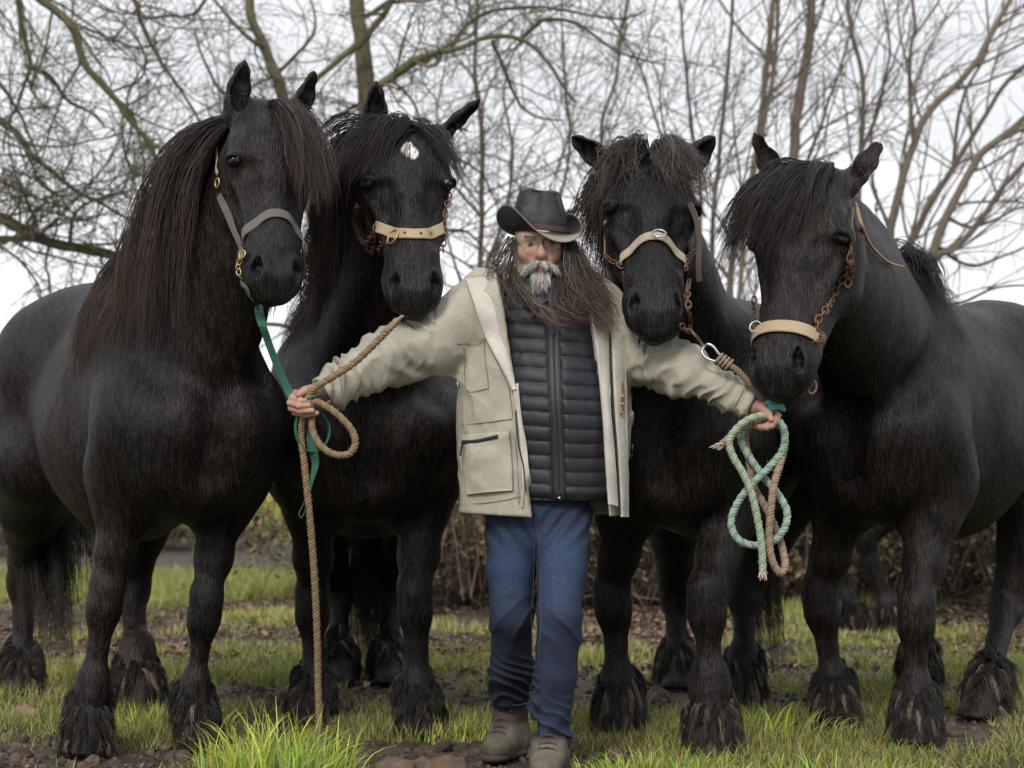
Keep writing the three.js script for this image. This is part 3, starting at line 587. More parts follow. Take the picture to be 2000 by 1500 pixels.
const H4 = horse({
  seed: 44, label: 'black horse at the far right, chain halter and pale noseband, looking towards the man', scale: 1.0, wx: 0.9,
  at: [1.35, 6.75], fwd: [-0.55, 0.835], brown: 0.3,
  legs: [
    { front: true, side: -1, j: J([1604, 1180, 6.9], [1628, 1335, 6.9], 1637, 6.85) },
    { front: true, side: 1, j: J([1788, 1205, 6.5], [1787, 1355, 6.5], 1788, 6.45) },
    { side: -1, j: J([1790, 1150, 7.9], [1795, 1290, 7.8], 1797, 7.7) },
    { side: 1, j: J([1965, 1185, 7.5], [1932, 1325, 7.2], 1912, 7.08) },
  ],
  head: { P: P(1588, 362, 5.9), M: P(1503, 800, 5.58), yaw: -0.56, size: 1.09 },
  ears: [{ side: -1, w: 1.12, tip: P(1469, 251, 5.9), open: [0.2, 0, 1] }, { side: 1, tip: P(1726, 270, 5.95), open: [-0.5, -0.3, 0.8] }],
  mane: { side: -1, n: 190, k: 13, L0: 0.3, L1: 0.4, tint: 'black', spill: 0.6 },
  forelock: { n: 120, L: 0.38, tint: 'grey', fan: (l, R) => -1.0 + l * 0.3 + R() * 0.5, push: 0.2, body: 0.04, lift: 0.4 },
});

// ---------- the man ----------
const camO = [0, CAMH, 0];
// a point on a body's surface in the sight line of a pixel, lifted off it by off metres
function onto(F, px, py, off = 0, d0 = 4.6) {
  const fs = Array.isArray(F) ? F : [F], a = P(px, py, d0), dir = norm(sub(a, camO)); let best = null, bf = null;
  for (const f of fs) { const h = f.hit(a, dir, 3); if (h && (!best || len(sub(h, a)) < len(sub(best, a)))) { best = h; bf = f; } }
  if (!best) return P(px, py, 6.0);
  const g = bf.grad(...best, 0.008); return mad(best, g, off);
}
// sheet between two edge curves, with thickness and a swell in its middle
function patch(A, B, { n = 24, m = 8, thick = 0.006, bulge = 0.0, noise = 0.0, seed = 1, drape = null, off = 0.006 } = {}) {
  const a = sample(A, n), b = sample(B, n), pos = [], uv = [], idx = [];
  const row = (i, j, side) => {
    const u = i / n, v = j / m, tu = sub(a[Math.min(n, i + 1)], a[Math.max(0, i - 1)]), tv = sub(b[i], a[i]); let p = lerp(a[i], b[i], v); let nn = norm(cross(tu, tv)); if (nn[2] < 0) nn = mul(nn, -1);
    if (drape) for (let q = 0; q < 3; q++) { const dd = drape.at(...p) - off; if (Math.abs(dd) < 0.04) p = mad(p, nn, -dd * 0.8); }
    const k = bulge * Math.sin(Math.PI * v) * (0.4 + 0.6 * Math.sin(Math.PI * u)) + noise * fbm(p[0] * 14 + seed, p[1] * 14, seed, 3) * Math.min(1, 4 * v * (1 - v) + 0.3);
    return mad(p, nn, k + side * thick);
  };
  for (const side of [1, 0]) for (let i = 0; i <= n; i++) for (let j = 0; j <= m; j++) { const p = row(i, j, side); pos.push(...p); uv.push(p[0] * 3, p[1] * 3); }
  const N = (n + 1) * (m + 1), id = (i, j, s) => s * N + i * (m + 1) + j;
  for (let i = 0; i < n; i++) for (let j = 0; j < m; j++) { idx.push(id(i, j, 0), id(i + 1, j, 0), id(i, j + 1, 0), id(i + 1, j, 0), id(i + 1, j + 1, 0), id(i, j + 1, 0), id(i, j, 1), id(i, j + 1, 1), id(i + 1, j, 1), id(i + 1, j, 1), id(i, j + 1, 1), id(i + 1, j + 1, 1)); }
  for (let i = 0; i < n; i++) for (const j of [0, m]) idx.push(id(i, j, 0), id(i, j, 1), id(i + 1, j, 0), id(i + 1, j, 0), id(i, j, 1), id(i + 1, j, 1));
  for (let j = 0; j < m; j++) for (const i of [0, n]) idx.push(id(i, j, 0), id(i, j + 1, 0), id(i, j, 1), id(i, j + 1, 0), id(i, j + 1, 1), id(i, j, 1));
  const g = new THREE.BufferGeometry(); g.setAttribute('position', new THREE.Float32BufferAttribute(pos, 3)); g.setAttribute('uv', new THREE.Float32BufferAttribute(uv, 2)); g.setIndex(idx); g.computeVertexNormals(); return g;
}
const weave = tex(512, 512, (u, v) => { const k = 0.5 + 0.25 * Math.sin(u * 6.2832 * 128) * Math.sin(v * 6.2832 * 128) + 0.25 * (tnoise(u, v, 90, 90, 31) - 0.5) + 0.3 * (tnoise(u, v, 12, 12, 32) - 0.5); return [k, k, k]; }, false);
const clothTint = tex(512, 512, (u, v) => { const k = 0.84 + 0.16 * (0.5 * tnoise(u, v, 7, 7, 41) + 0.3 * tnoise(u, v, 40, 40, 42) + 0.2 * tnoise(u, v, 200, 200, 43)); return [k, k, k * 0.985]; }, true);
const denimTex = tex(512, 512, (u, v) => { const s = tnoise(u, v, 256, 20, 51) * 0.5 + tnoise(u, v, 60, 256, 52) * 0.3 + tnoise(u, v, 24, 24, 53) * 0.2; const k = 0.55 + 0.45 * s; return [k, k, k]; }, true);
const M = {
  skin: new THREE.MeshPhysicalMaterial({ vertexColors: true, roughness: 0.5, specularIntensity: 0.5 }),
  jacket: new THREE.MeshPhysicalMaterial({ vertexColors: true, map: clothTint, bumpMap: weave, bumpScale: 0.0007, roughness: 0.82, specularIntensity: 0.4, sheen: 0.15, sheenRoughness: 0.6 }),
  lining: new THREE.MeshStandardMaterial({ color: new THREE.Color(0.58, 0.54, 0.48), map: clothTint, bumpMap: weave, bumpScale: 0.0007, roughness: 0.85 }),
  khaki: new THREE.MeshStandardMaterial({ color: new THREE.Color(0.46, 0.425, 0.355), map: clothTint, bumpMap: weave, bumpScale: 0.0007, roughness: 0.85 }),
  seam: new THREE.MeshStandardMaterial({ color: new THREE.Color(0.22, 0.18, 0.12), roughness: 0.9 }),
  vest: new THREE.MeshPhysicalMaterial({ color: new THREE.Color(0.028, 0.0285, 0.037), map: clothTint, bumpMap: weave, bumpScale: 0.0004, roughness: 0.5, specularIntensity: 0.55 }),
  zip: new THREE.MeshStandardMaterial({ color: new THREE.Color(0.016, 0.016, 0.02), roughness: 0.55 }),
  zipd: new THREE.MeshStandardMaterial({ color: new THREE.Color(0.03, 0.028, 0.026), roughness: 0.6 }),
  metal: new THREE.MeshStandardMaterial({ color: new THREE.Color(0.5, 0.5, 0.5), metalness: 0.9, roughness: 0.35 }),
  rust: new THREE.MeshStandardMaterial({ color: new THREE.Color(0.16, 0.085, 0.05), metalness: 0.55, roughness: 0.62 }),
  brass: new THREE.MeshStandardMaterial({ color: new THREE.Color(0.42, 0.31, 0.17), metalness: 0.75, roughness: 0.45 }),
  denim: new THREE.MeshStandardMaterial({ vertexColors: true, map: denimTex, bumpMap: denimTex, bumpScale: 0.0006, roughness: 0.85 }),
  boot: new THREE.MeshStandardMaterial({ vertexColors: true, map: clothTint, bumpMap: weave, bumpScale: 0.001, roughness: 0.8 }),
  lace: new THREE.MeshStandardMaterial({ color: new THREE.Color(0.05, 0.035, 0.025), roughness: 0.9 }),
  hat: new THREE.MeshPhysicalMaterial({ vertexColors: true, map: clothTint, bumpMap: weave, bumpScale: 0.0005, roughness: 0.62, specularIntensity: 0.5 }),
  band: new THREE.MeshStandardMaterial({ color: new THREE.Color(0.045, 0.026, 0.022), roughness: 0.7 }),
  hair: new THREE.MeshPhysicalMaterial({ vertexColors: true, roughness: 0.45, specularIntensity: 0.6 }),
  lens: new THREE.MeshPhysicalMaterial({ color: 0xf4f2e4, transmission: 1, thickness: 0, roughness: 0.03, ior: 1.45 }),
  frame: new THREE.MeshStandardMaterial({ color: new THREE.Color(0.30, 0.22, 0.13), metalness: 0.7, roughness: 0.4 }),
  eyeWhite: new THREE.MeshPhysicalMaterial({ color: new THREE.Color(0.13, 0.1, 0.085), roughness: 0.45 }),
  iris: new THREE.MeshPhysicalMaterial({ color: new THREE.Color(0.012, 0.010, 0.009), roughness: 0.5 }),
};
const man = thing('person', 'bearded man in a hat and open beige parka, arms spread, holding ropes in both hands', 'person', [0.09, 0, -6.0]);
const hairCols = (R) => { const k = 0.4 + R() * 0.95, g = R() < 0.25 ? R() : 0; return [[mix(0.04, 0.22, g) * k, mix(0.037, 0.19, g) * k, mix(0.028, 0.165, g) * k], [mix(0.12, 0.3, g) * k, mix(0.07, 0.23, g) * k, mix(0.042, 0.17, g) * k]]; };

// body: one skin, head and hands on finer grids
const BF = new Field();
const h0 = P(1056, 480, 6.0), Hm = (x, y, z) => [h0[0] + x, h0[1] + y, h0[2] + z];
const wrR = P(630, 764, 5.86), wrL = P(1474, 793, 5.80), handR = P(598, 782, 5.80), handL = P(1504, 814, 5.74);
{
  const k = 0.02;
  BF.cone(Hm(0, 0.035, -0.02), Hm(0, 0.03, 0.015), 0.082, 0.08, { k: 0.04 });
  BF.cone(Hm(0, 0.0, 0.03), Hm(0, -0.07, 0.036), 0.066, 0.05, { k: 0.03 });
  for (const s of [-1, 1]) {
    BF.cone(Hm(s * 0.05, -0.02, -0.0), Hm(s * 0.04, -0.085, 0.02), 0.03, 0.022, { k: 0.03 });
    BF.ball(Hm(s * 0.043, -0.03, 0.062), 0.026, { k: 0.03 });
    BF.cone(Hm(s * 0.012, 0.02, 0.093), Hm(s * 0.05, 0.016, 0.07), 0.013, 0.014, { k: 0.018 });
    BF.ball(Hm(s * 0.0115, -0.044, 0.1), 0.009, { k: 0.01 });
    BF.cone(Hm(s * 0.003, -0.069, 0.094), Hm(s * 0.02, -0.071, 0.085), 0.0065, 0.004, { k: 0.008 });
    BF.cone(Hm(s * 0.003, -0.079, 0.093), Hm(s * 0.016, -0.077, 0.086), 0.007, 0.004, { k: 0.008 });
    BF.cone(Hm(s * 0.022, -0.006, 0.102), Hm(s * 0.042, -0.005, 0.094), 0.013, 0.012, { cut: true, k: 0.014 });
    BF.cone(Hm(s * 0.020, 0.0025, 0.0895), Hm(s * 0.044, 0.0005, 0.079), 0.0075, 0.0072, { k: 0.006 });    // upper lid
    BF.cone(Hm(s * 0.021, -0.0145, 0.087), Hm(s * 0.043, -0.0145, 0.077), 0.006, 0.006, { k: 0.006 });  // lower lid
    BF.cone(Hm(s * 0.08, 0.01, -0.01), Hm(s * 0.078, -0.04, -0.002), 0.014, 0.011, { k: 0.012 });     // ear
  }
  BF.cone(Hm(0, 0.005, 0.092), Hm(0, -0.036, 0.113), 0.009, 0.012, { k: 0.014 });
  BF.ball(Hm(0, -0.04, 0.112), 0.0115, { k: 0.01 });
  BF.cone(Hm(0, -0.065, 0.07), Hm(0, -0.085, 0.068), 0.028, 0.026, { k: 0.02 });
  BF.cone(Hm(-0.012, -0.11, 0.062), Hm(0.012, -0.11, 0.062), 0.023, 0.023, { k: 0.025 });
  for (const s of [-1, 1]) BF.ball(Hm(s * 0.007, -0.056, 0.106), 0.004, { cut: true, k: 0.004 });
  BF.cone(Hm(0, -0.06, -0.02), Hm(0, -0.22, -0.04), 0.056, 0.062, { k: 0.04 });
  // trunk and limbs under the clothes
  const nz = [0, 0, 1];
  BF.cone(P(1060, 640, 6.03), P(1072, 800, 6.02), 0.165, 0.16, { n: nz, s: 0.62, k: 0.08 }).cone(P(1072, 800, 6.02), P(1052, 975, 6.02), 0.16, 0.15, { n: nz, s: 0.7, k: 0.08 });
  BF.cone(P(960, 600, 6.03), P(1160, 610, 6.03), 0.055, 0.055, { k: 0.06 });
  const aR = [P(925, 612, 6.02), P(775, 690, 5.95), wrR], aL = [P(1195, 640, 6.02), P(1335, 718, 5.92), wrL];
  for (const a of [aR, aL]) BF.chain([a[0], lerp(a[0], a[1], 0.4), a[1], lerp(a[1], a[2], 0.35), a[2]], [0.058, 0.05, 0.04, 0.041, 0.028], { k: 0.04 });
  BF.chain([P(1005, 1000, 6.03), P(998, 1205, 5.99), P(998, 1250, 6.02), P(998, 1392, 6.2)], [0.062, 0.038, 0.038, 0.028], { k: 0.05 });
  BF.chain([P(1098, 1000, 6.0), P(1093, 1205, 5.86), P(1088, 1250, 5.87), P(1072, 1462, 5.89)], [0.062, 0.038, 0.038, 0.03], { k: 0.05 });
  { const flat = (p, y) => [p[0], y, p[2]]; BF.chain([flat(P(998, 1395, 6.21), 0.09), flat(P(976, 1462, 6.12), 0.05)], [0.032, 0.022], { k: 0.03 }).chain([flat(P(1072, 1462, 5.89), 0.09), flat(P(1067, 1500, 5.76), 0.05)], [0.032, 0.022], { k: 0.03 }); }
  // hands: palm, four bent fingers, thumb
  const fk = 0.006;
  const hand = (wr, palmA, palmB, fingers, thumb) => {
    BF.cone(wr, palmA, 0.028, 0.026, { k: 0.02 }); BF.cone(palmA, palmB, 0.026, 0.022, { k: 0.016 });
    BF.cone(wr, thumb[0], 0.024, 0.017, { k: 0.016 });
    for (const f of fingers) { BF.cone(palmA, f[0], 0.018, 0.0105, { k: 0.01 }); BF.chain(f, [0.0105, 0.0098, 0.0088, 0.0078], { k: fk }); }
    BF.chain(thumb, [0.015, 0.0115, 0.009], { k: fk });
  };
  hand(wrR, P(600, 772, 5.83), P(590, 788, 5.82),
    [[P(577, 768, 5.80), P(571, 777, 5.755), P(588, 783, 5.725), P(604, 782, 5.735)], [P(572, 777, 5.80), P(567, 787, 5.755), P(584, 793, 5.722), P(603, 792, 5.73)],
      [P(571, 787, 5.81), P(569, 797, 5.765), P(587, 803, 5.73), P(610, 802, 5.735)], [P(575, 796, 5.82), P(577, 806, 5.785), P(597, 810, 5.75), P(619, 807, 5.75)]],
    [P(608, 762, 5.79), P(596, 764, 5.745), P(583, 771, 5.725)]);
  hand(wrL, P(1494, 803, 5.77), P(1503, 815, 5.76),
    [[P(1512, 800, 5.75), P(1519, 812, 5.715), P(1512, 825, 5.69), P(1500, 827, 5.70)], [P(1514, 808, 5.755), P(1517, 822, 5.72), P(1507, 832, 5.69), P(1494, 832, 5.70)],
      [P(1511, 816, 5.76), P(1510, 829, 5.725), P(1498, 835, 5.695), P(1484, 833, 5.705)], [P(1506, 822, 5.77), P(1501, 833, 5.74), P(1488, 836, 5.71), P(1475, 832, 5.72)]],
    [P(1490, 797, 5.735), P(1500, 808, 5.695), P(1507, 819, 5.68)]);
}
const skinCol = (x, y, z) => {
  const q = sub([x, y, z], h0), n = fbm(x * 60, y * 60, z * 60, 3), n2 = fbm(x * 18, y * 18, z * 18, 3); let r = 0.44, g = 0.305, b = 0.24;
  const red = Math.max(sstep(0.035, 0.01, Math.hypot(q[0], q[1] + 0.04, (q[2] - 0.11) * 0.7)), 0.7 * sstep(0.04, 0.015, Math.hypot(Math.abs(q[0]) - 0.045, q[1] + 0.03, (q[2] - 0.075) * 0.6)));
  const inHead = len(q) < 0.2; if (!inHead) { r = 0.41; g = 0.235; b = 0.17; }
  if (inHead) { g = mix(g, 0.19, red * 0.65); b = mix(b, 0.14, red * 0.65); }
  const k = 0.92 + n * 0.16 + n2 * 0.12;
  if (inHead) { // stubble shade
    const st = sstep(-0.05, -0.085, q[1]) * sstep(0.0, 0.05, q[2]) * 0.35; r = mix(r, 0.3, st); g = mix(g, 0.2, st); b = mix(b, 0.16, st);
    const lip = sstep(0.012, 0.004, Math.abs(q[1] + 0.075)) * sstep(0.026, 0.016, Math.abs(q[0])) * sstep(0.08, 0.086, q[2]); r = mix(r, 0.36, lip); g = mix(g, 0.13, lip); b = mix(b, 0.11, lip);
  }
  return [r * k, g * k, b * k];
};
{
  const near = (p, r) => (x, y, z) => Math.hypot(x - p[0], y - p[1], z - p[2]) < r, zones = [[Hm(0, -0.04, 0.02), 0.185, 0.0034], [handR, 0.095, 0.0028], [handL, 0.095, 0.0028]];
  const gs = [meshField(BF, [-0.75, 0.0, -6.35], [1.0, 1.86, -5.6], 0.012, { color: skinCol, keep: (x, y, z) => !zones.some(([p, r]) => near(p, r - 0.004)(x, y, z)) })];
  for (const [p, r, h] of zones) gs.push(meshField(BF, p.map((v) => v - r - 0.01), p.map((v) => v + r + 0.01), h, { color: skinCol, keep: near(p, r) }));
  part('body', mergeGeometries(gs), M.skin, man);
}
for (const s of [-1, 1]) {
  const c = Hm(s * 0.0325, -0.005, 0.077), e = new THREE.SphereGeometry(0.0118, 20, 14); e.translate(...c); const em = part('eye', e, M.eyeWhite, man);
  const i = new THREE.SphereGeometry(0.0066, 14, 10); i.scale(1, 1, 0.5); i.translate(c[0], c[1] + 0.001, c[2] + 0.0100); part('iris', i, M.iris, em);
}
// spectacles
{
  const fr = new Tubes(), R0 = (a, s) => Hm(s * 0.034 + Math.cos(a) * 0.025, -0.007 + Math.sin(a) * 0.0185, 0.110 - 0.012 * Math.abs(Math.cos(a) * 0.5 * (Math.sign(Math.cos(a)) === s ? 1 : 0)));
  for (const s of [-1, 1]) {
    const ring = []; for (let i = 0; i <= 28; i++) ring.push(R0(i / 28 * Math.PI * 2, s)); fr.add(ring, [0.0013, 0.0013], 6);
    fr.add([R0(s > 0 ? 0 : Math.PI, s), Hm(s * 0.068, 0.0, 0.09), Hm(s * 0.077, 0.002, 0.03), Hm(s * 0.08, -0.002, -0.01)], [0.0013, 0.0016], 6);
  }
  fr.add([Hm(-0.009, -0.004, 0.111), Hm(0, 0.001, 0.115), Hm(0.009, -0.004, 0.111)], [0.0013, 0.0013], 6);
  const gl = part('spectacles', fr.geo(), M.frame, man);
  for (const s of [-1, 1]) { const c = new THREE.CircleGeometry(0.0245, 28); c.scale(1, 0.73, 1); c.translate(...Hm(s * 0.034, -0.007, 0.1085)); part('lens', c, M.lens, gl); }
}
// jacket: a hollow shell of cloth, open in front
const JF = new Field(), VF = new Field(), DF = new Field();
const lineX = (pts) => { const w = pts.map(([x, y]) => P(x, y, 5.86)); return (y) => { for (let i = 0; i + 1 < w.length; i++) if (y >= w[i + 1][1] || i + 2 === w.length) { const t = (y - w[i][1]) / (w[i + 1][1] - w[i][1]); return mix(w[i][0], w[i + 1][0], t); } }; };
{
  const nz = [0, 0, 1];
  JF.cone(P(1052, 650, 6.03), P(1056, 800, 6.02), 0.255, 0.262, { n: nz, s: 0.64, k: 0.06 }).cone(P(1056, 800, 6.02), P(1064, 1120, 6.02), 0.262, 0.272, { n: nz, s: 0.68, k: 0.06 });
  JF.cone(P(935, 605, 6.03), P(1170, 612, 6.03), 0.085, 0.085, { k: 0.07 }); JF.cone(P(1000, 578, 6.05), P(1110, 580, 6.05), 0.075, 0.075, { k: 0.06 });
  const aR = [P(915, 626, 6.02), P(845, 668, 5.98), P(770, 694, 5.94), P(620, 770, 5.84)], aL = [P(1205, 655, 6.02), P(1270, 690, 5.97), P(1335, 722, 5.92), P(1484, 797, 5.79)];
  JF.chain(aR, [0.108, 0.1, 0.083, 0.054], { k: 0.05 }); JF.chain(aL, [0.092, 0.085, 0.074, 0.046], { k: 0.05 });
  JF.cone(P(1058, 610, 6.02), P(1060, 500, 6.02), 0.085, 0.11, { cut: true, k: 0.02 });
  const xl = lineX([[972, 540], [985, 600], [1004, 740], [1020, 860], [1040, 1010]]), xr = lineX([[1150, 560], [1152, 620], [1172, 760], [1192, 1010]]);
  const hemL = P(1000, 1008, 5.9)[1], cuR = P(628, 766, 5.845), cuRd = norm(sub(aR[3], aR[2])), cuL = P(1478, 794, 5.795), cuLd = norm(sub(aL[3], aL[2]));
  const along = (a, b, x, y, z) => { const ba = sub(b, a); return dot(sub([x, y, z], a), ba) / len(ba); };
  JF.post = (d, x, y, z) => {
    if (d > -0.09 && d < 0.09) {
      const rd = 1 - Math.abs(fbm(x * 5 + 3, y * 3.4 - x * 2, z * 5, 3)) * 3.2, rd2 = 1 - Math.abs(fbm(x * 11 + 9, y * 8 + x * 5, z * 11, 2)) * 3; let w = fbm(x * 5, y * 3.2, z * 5, 3) * 0.014 + Math.max(0, rd) ** 2 * 0.011 + Math.max(0, rd2) ** 2 * 0.0045 - 0.004;
      if (x < -0.24 || x > 0.38) { // sleeves crumple in soft rings
        const a = x < 0 ? aR : aL, s = along(a[0], a[3], x, y, z), q = fbm(x * 7, y * 7, z * 7 + 5, 2);
        const ang = y * 9 + z * 6; const f = Math.sin(s * 78 + q * 7.5 + ang * (x < 0 ? 1.5 : -1.5)), f2 = Math.sin(s * 41 - q * 9 - ang * 2.2); w += ((1 - Math.abs(f)) ** 1.3 - 0.45) * 0.017 * (0.5 + 0.5 * Math.sin(s * 15 + 1 + q * 5)) * sstep(0.0, 0.1, s) + f2 * 0.0045;
      }
      d -= w;
    }
    const outer = d; d = Math.max(d, -(d + 0.02));
    d = Math.max(d, hemL - 0.005 * Math.sin(x * 9) - y);
    if (x < -0.4) d = Math.max(d, dot(sub([x, y, z], cuR), cuRd)); if (x > 0.6) d = Math.max(d, dot(sub([x, y, z], cuL), cuLd));
    const cut = Math.min(x - xl(y), xr(y) - x, z + 6.0); d = Math.max(d, Math.min(cut, 0.05));
    return d;
  };
  const colr = (x, y, z) => { const n = fbm(x * 7, y * 7, z * 7, 3), n2 = fbm(x * 26, y * 26, z * 26, 2); let k = 0.95 + n * 0.12 + n2 * 0.05; const dirt = sstep(0.25, 0.55, fbm(x * 9 + 2, y * 9, z * 9 + 8, 4)) * (x < -0.35 || x > 0.6 || y < 0.95 ? 0.35 : 0.12); return [mix(0.45, 0.25, dirt) * k, mix(0.418, 0.2, dirt) * k, mix(0.352, 0.14, dirt) * k]; };
  part('jacket', meshField(JF, [-0.70, 0.78, -6.35], [0.86, 1.6, -5.66], 0.0075, { color: colr, uvScale: 0.25, slack: 2 }), M.jacket, man, 'open beige parka with creased sleeves');
  // padded vest
  VF.cone(P(1078, 640, 6.02), P(1082, 800, 6.0), 0.185, 0.196, { n: nz, s: 0.74, k: 0.06 }).cone(P(1082, 800, 6.0), P(1084, 1060, 6.01), 0.196, 0.188, { n: nz, s: 0.78, k: 0.06 });
  VF.cone(P(1030, 600, 6.02), P(1105, 600, 6.02), 0.08, 0.08, { k: 0.08 }); VF.cone(P(1060, 590, 6.0), P(1062, 566, 5.99), 0.078, 0.075, { k: 0.04 });
  const zx = lineX([[1079, 560], [1081, 650], [1088, 800], [1092, 1000]]), vb = P(1080, 979, 5.86)[1];
  VF.post = (d, x, y, z) => {
    const zc = x - zx(y), yy = y + 0.01 * Math.sin((x - 0.1) * 9) + fbm(x * 6, y * 2, 3, 2) * 0.006, f = (yy - 1.43) / 0.0445; const s = Math.abs(Math.sin(f * Math.PI));
    const edge = sstep(0.012, 0.03, Math.abs(zc)); d -= (0.0095 * Math.pow(s, 0.42) * edge) + fbm(x * 40, y * 10, z * 40, 2) * 0.0045 * edge * (1.25 - s) + fbm(x * 12, y * 9, z * 12, 3) * 0.006;
    if (y < vb + 0.035) d += (1 - sstep(vb, vb + 0.03, y)) * 0.012;
    return Math.max(d, vb - y);
  };
  part('vest', meshField(VF, [-0.16, 0.82, -6.2], [0.44, 1.53, -5.7], 0.0055, { uvScale: 0.25, slack: 2 }), M.vest, man, 'dark quilted vest zipped to the chest');
}
{
  const zp = []; for (let y = 648; y <= 977; y += 9) zp.push(onto(VF, mix(1081, 1092, sstep(640, 980, y)), y, 0.002));
  const zb = part('zipper', band(zp, zp.map(() => [1, 0, 0]), 0.03, 0.006), M.zip, man);
  const T = new Tubes(); for (const s of [-0.016, 0.016]) T.add(zp.map((p) => add(p, [s, 0, 0.003])), [0.003, 0.003], 6); for (let i = 0; i < 110; i++) { const f = i / 110 * (zp.length - 1), a = Math.floor(f), p = lerp(zp[a], zp[a + 1], f - a); T.add([add(p, [-0.0035, 0, 0.005]), add(p, [0.0035, 0, 0.005])], [0.0011, 0.0011], 4); }
  part('zipper_teeth', T.geo(), M.zip, zb, null, 'stuff');
  const pl = new THREE.CapsuleGeometry(0.004, 0.016, 4, 8); pl.translate(...add(zp[0], [0.001, 0.0, 0.012])); part('zipper_pull', pl, M.zip, zb);
  const st = new THREE.SphereGeometry(0.0055, 10, 8); st.translate(...add(zp[zp.length - 1], [0, 0, 0.006])); part('zipper_stop', st, M.metal, zb);
  const T2 = new Tubes(); T2.add([[1040, 640], [1050, 620], [1068, 607]].map((p) => onto(VF, p[0], p[1] - 20, 0.004)), [0.006, 0.006], 6); part('vest_collar_edge', T2.geo(), M.zip, man);
  // facings turned outwards, zip tapes, pocket, hem
  const JV = [JF, VF], O = (pts, off) => pts.map((p) => onto(JV, p[0], p[1], off));
  part('lapel', patch(O([[912, 556], [928, 600], [950, 655], [975, 712], [1000, 762]], 0.014), O([[982, 556], [990, 610], [996, 660], [1003, 712], [1011, 764]], 0.02), { thick: 0.008, bulge: 0.012, noise: 0.01 }), M.lining, man, 'pale facing of the parka folded back');
  part('placket', patch(O([[1000, 752], [1008, 815], [1016, 880], [1020, 950], [1018, 990]], 0.01), O([[1012, 752], [1019, 815], [1029, 870], [1037, 930], [1042, 982]], 0.012), { thick: 0.006, bulge: 0.002, noise: 0.004 }), M.lining, man);
  part('placket', patch([[1152, 612], [1164, 690], [1172, 770], [1180, 880], [1188, 985]].map(([x, y]) => P(x, y, 5.862)), O([[1188, 640], [1186, 700], [1186, 780], [1190, 880], [1196, 992]], 0.016), { thick: 0.008, bulge: 0.008, noise: 0.008, seed: 5 }), M.lining, man);
  part('placket', patch(O([[1192, 645], [1191, 760], [1194, 870], [1203, 1006]], 0.02), O([[1216, 652], [1214, 760], [1216, 870], [1224, 1010]], 0.012), { thick: 0.008, bulge: 0.004, noise: 0.006, seed: 8 }), M.lining, man);
  const Z = new Tubes(); Z.add(sample(O([[1190, 648], [1188, 760], [1192, 870], [1199, 1000]], 0.024), 30), [0.003, 0.003], 6); Z.add(sample(O([[1006, 800], [1013, 862], [1021, 905], [1026, 960]], 0.016), 24), [0.0026, 0.0026], 6);
  part('jacket_zip', Z.geo(), M.zip, man);
  part('fastening_strip', band(sample(O([[1203, 660], [1202, 720], [1200, 780], [1200, 815]], 0.026), 20), [[1, 0, 0]], 0.019, 0.004), new THREE.MeshStandardMaterial({ map: tex(128, 128, (u, v) => { const k = tnoise(u, v, 30, 60, 71); return k > 0.55 ? [0.62, 0.56, 0.46] : [0.35, 0.26, 0.18]; }, true, 4), roughness: 0.95 }), man);
  part('pocket', patch(O([[906, 850], [907, 890], [910, 930], [914, 966]], 0.006), O([[996, 842], [999, 880], [1002, 920], [1003, 958]], 0.006), { thick: 0.006, bulge: 0.015, noise: 0.008, seed: 3, drape: JF, n: 36, m: 24 }), M.khaki, man);
  const S2 = new Tubes(); S2.add(sample(O([[914, 863], [940, 858], [976, 853]], 0.0215), 16), [0.006, 0.006], 6); S2.add(sample(O([[918, 866], [915, 876], [914, 887]], 0.03), 8), [0.0045, 0.003], 6); part('pocket_zip', S2.geo(), M.zip, man);
  const S3 = new Tubes();
  for (const l of [[[900, 984], [940, 983], [990, 976], [1022, 968]], [[903, 830], [940, 826], [1000, 818]], [[893, 672], [910, 670], [957, 659]], [[945, 664], [948, 700], [955, 758]], [[906, 680], [908, 730], [914, 764], [955, 758]], [[985, 700], [1000, 800], [1010, 900], [1014, 985]], [[1205, 830], [1228, 838]], [[662, 728], [668, 760], [662, 795]], [[1452, 762], [1440, 785], [1432, 803]]]) S3.add(sample(O(l, 0.0015), 18), [0.0016, 0.0016], 5);
  part('stitched_seam', S3.geo(), M.seam, man, null, 'stuff');
  // hood lying behind the neck
  const HF = new Field(); HF.chain([P(905, 566, 6.04), P(940, 552, 6.08), P(1000, 556, 6.14), P(1080, 560, 6.16), P(1150, 575, 6.12), P(1195, 612, 6.03)], [0.022, 0.04, 0.055, 0.06, 0.05, 0.03], { k: 0.03 }); HF.post = (d, x, y, z) => d - fbm(x * 20, y * 20, z * 20, 3) * 0.012;
  part('hood', meshField(HF, [-0.25, 1.3, -6.3], [0.42, 1.65, -5.9], 0.008, { uvScale: 0.25, slack: 2 }), M.khaki, man);
}
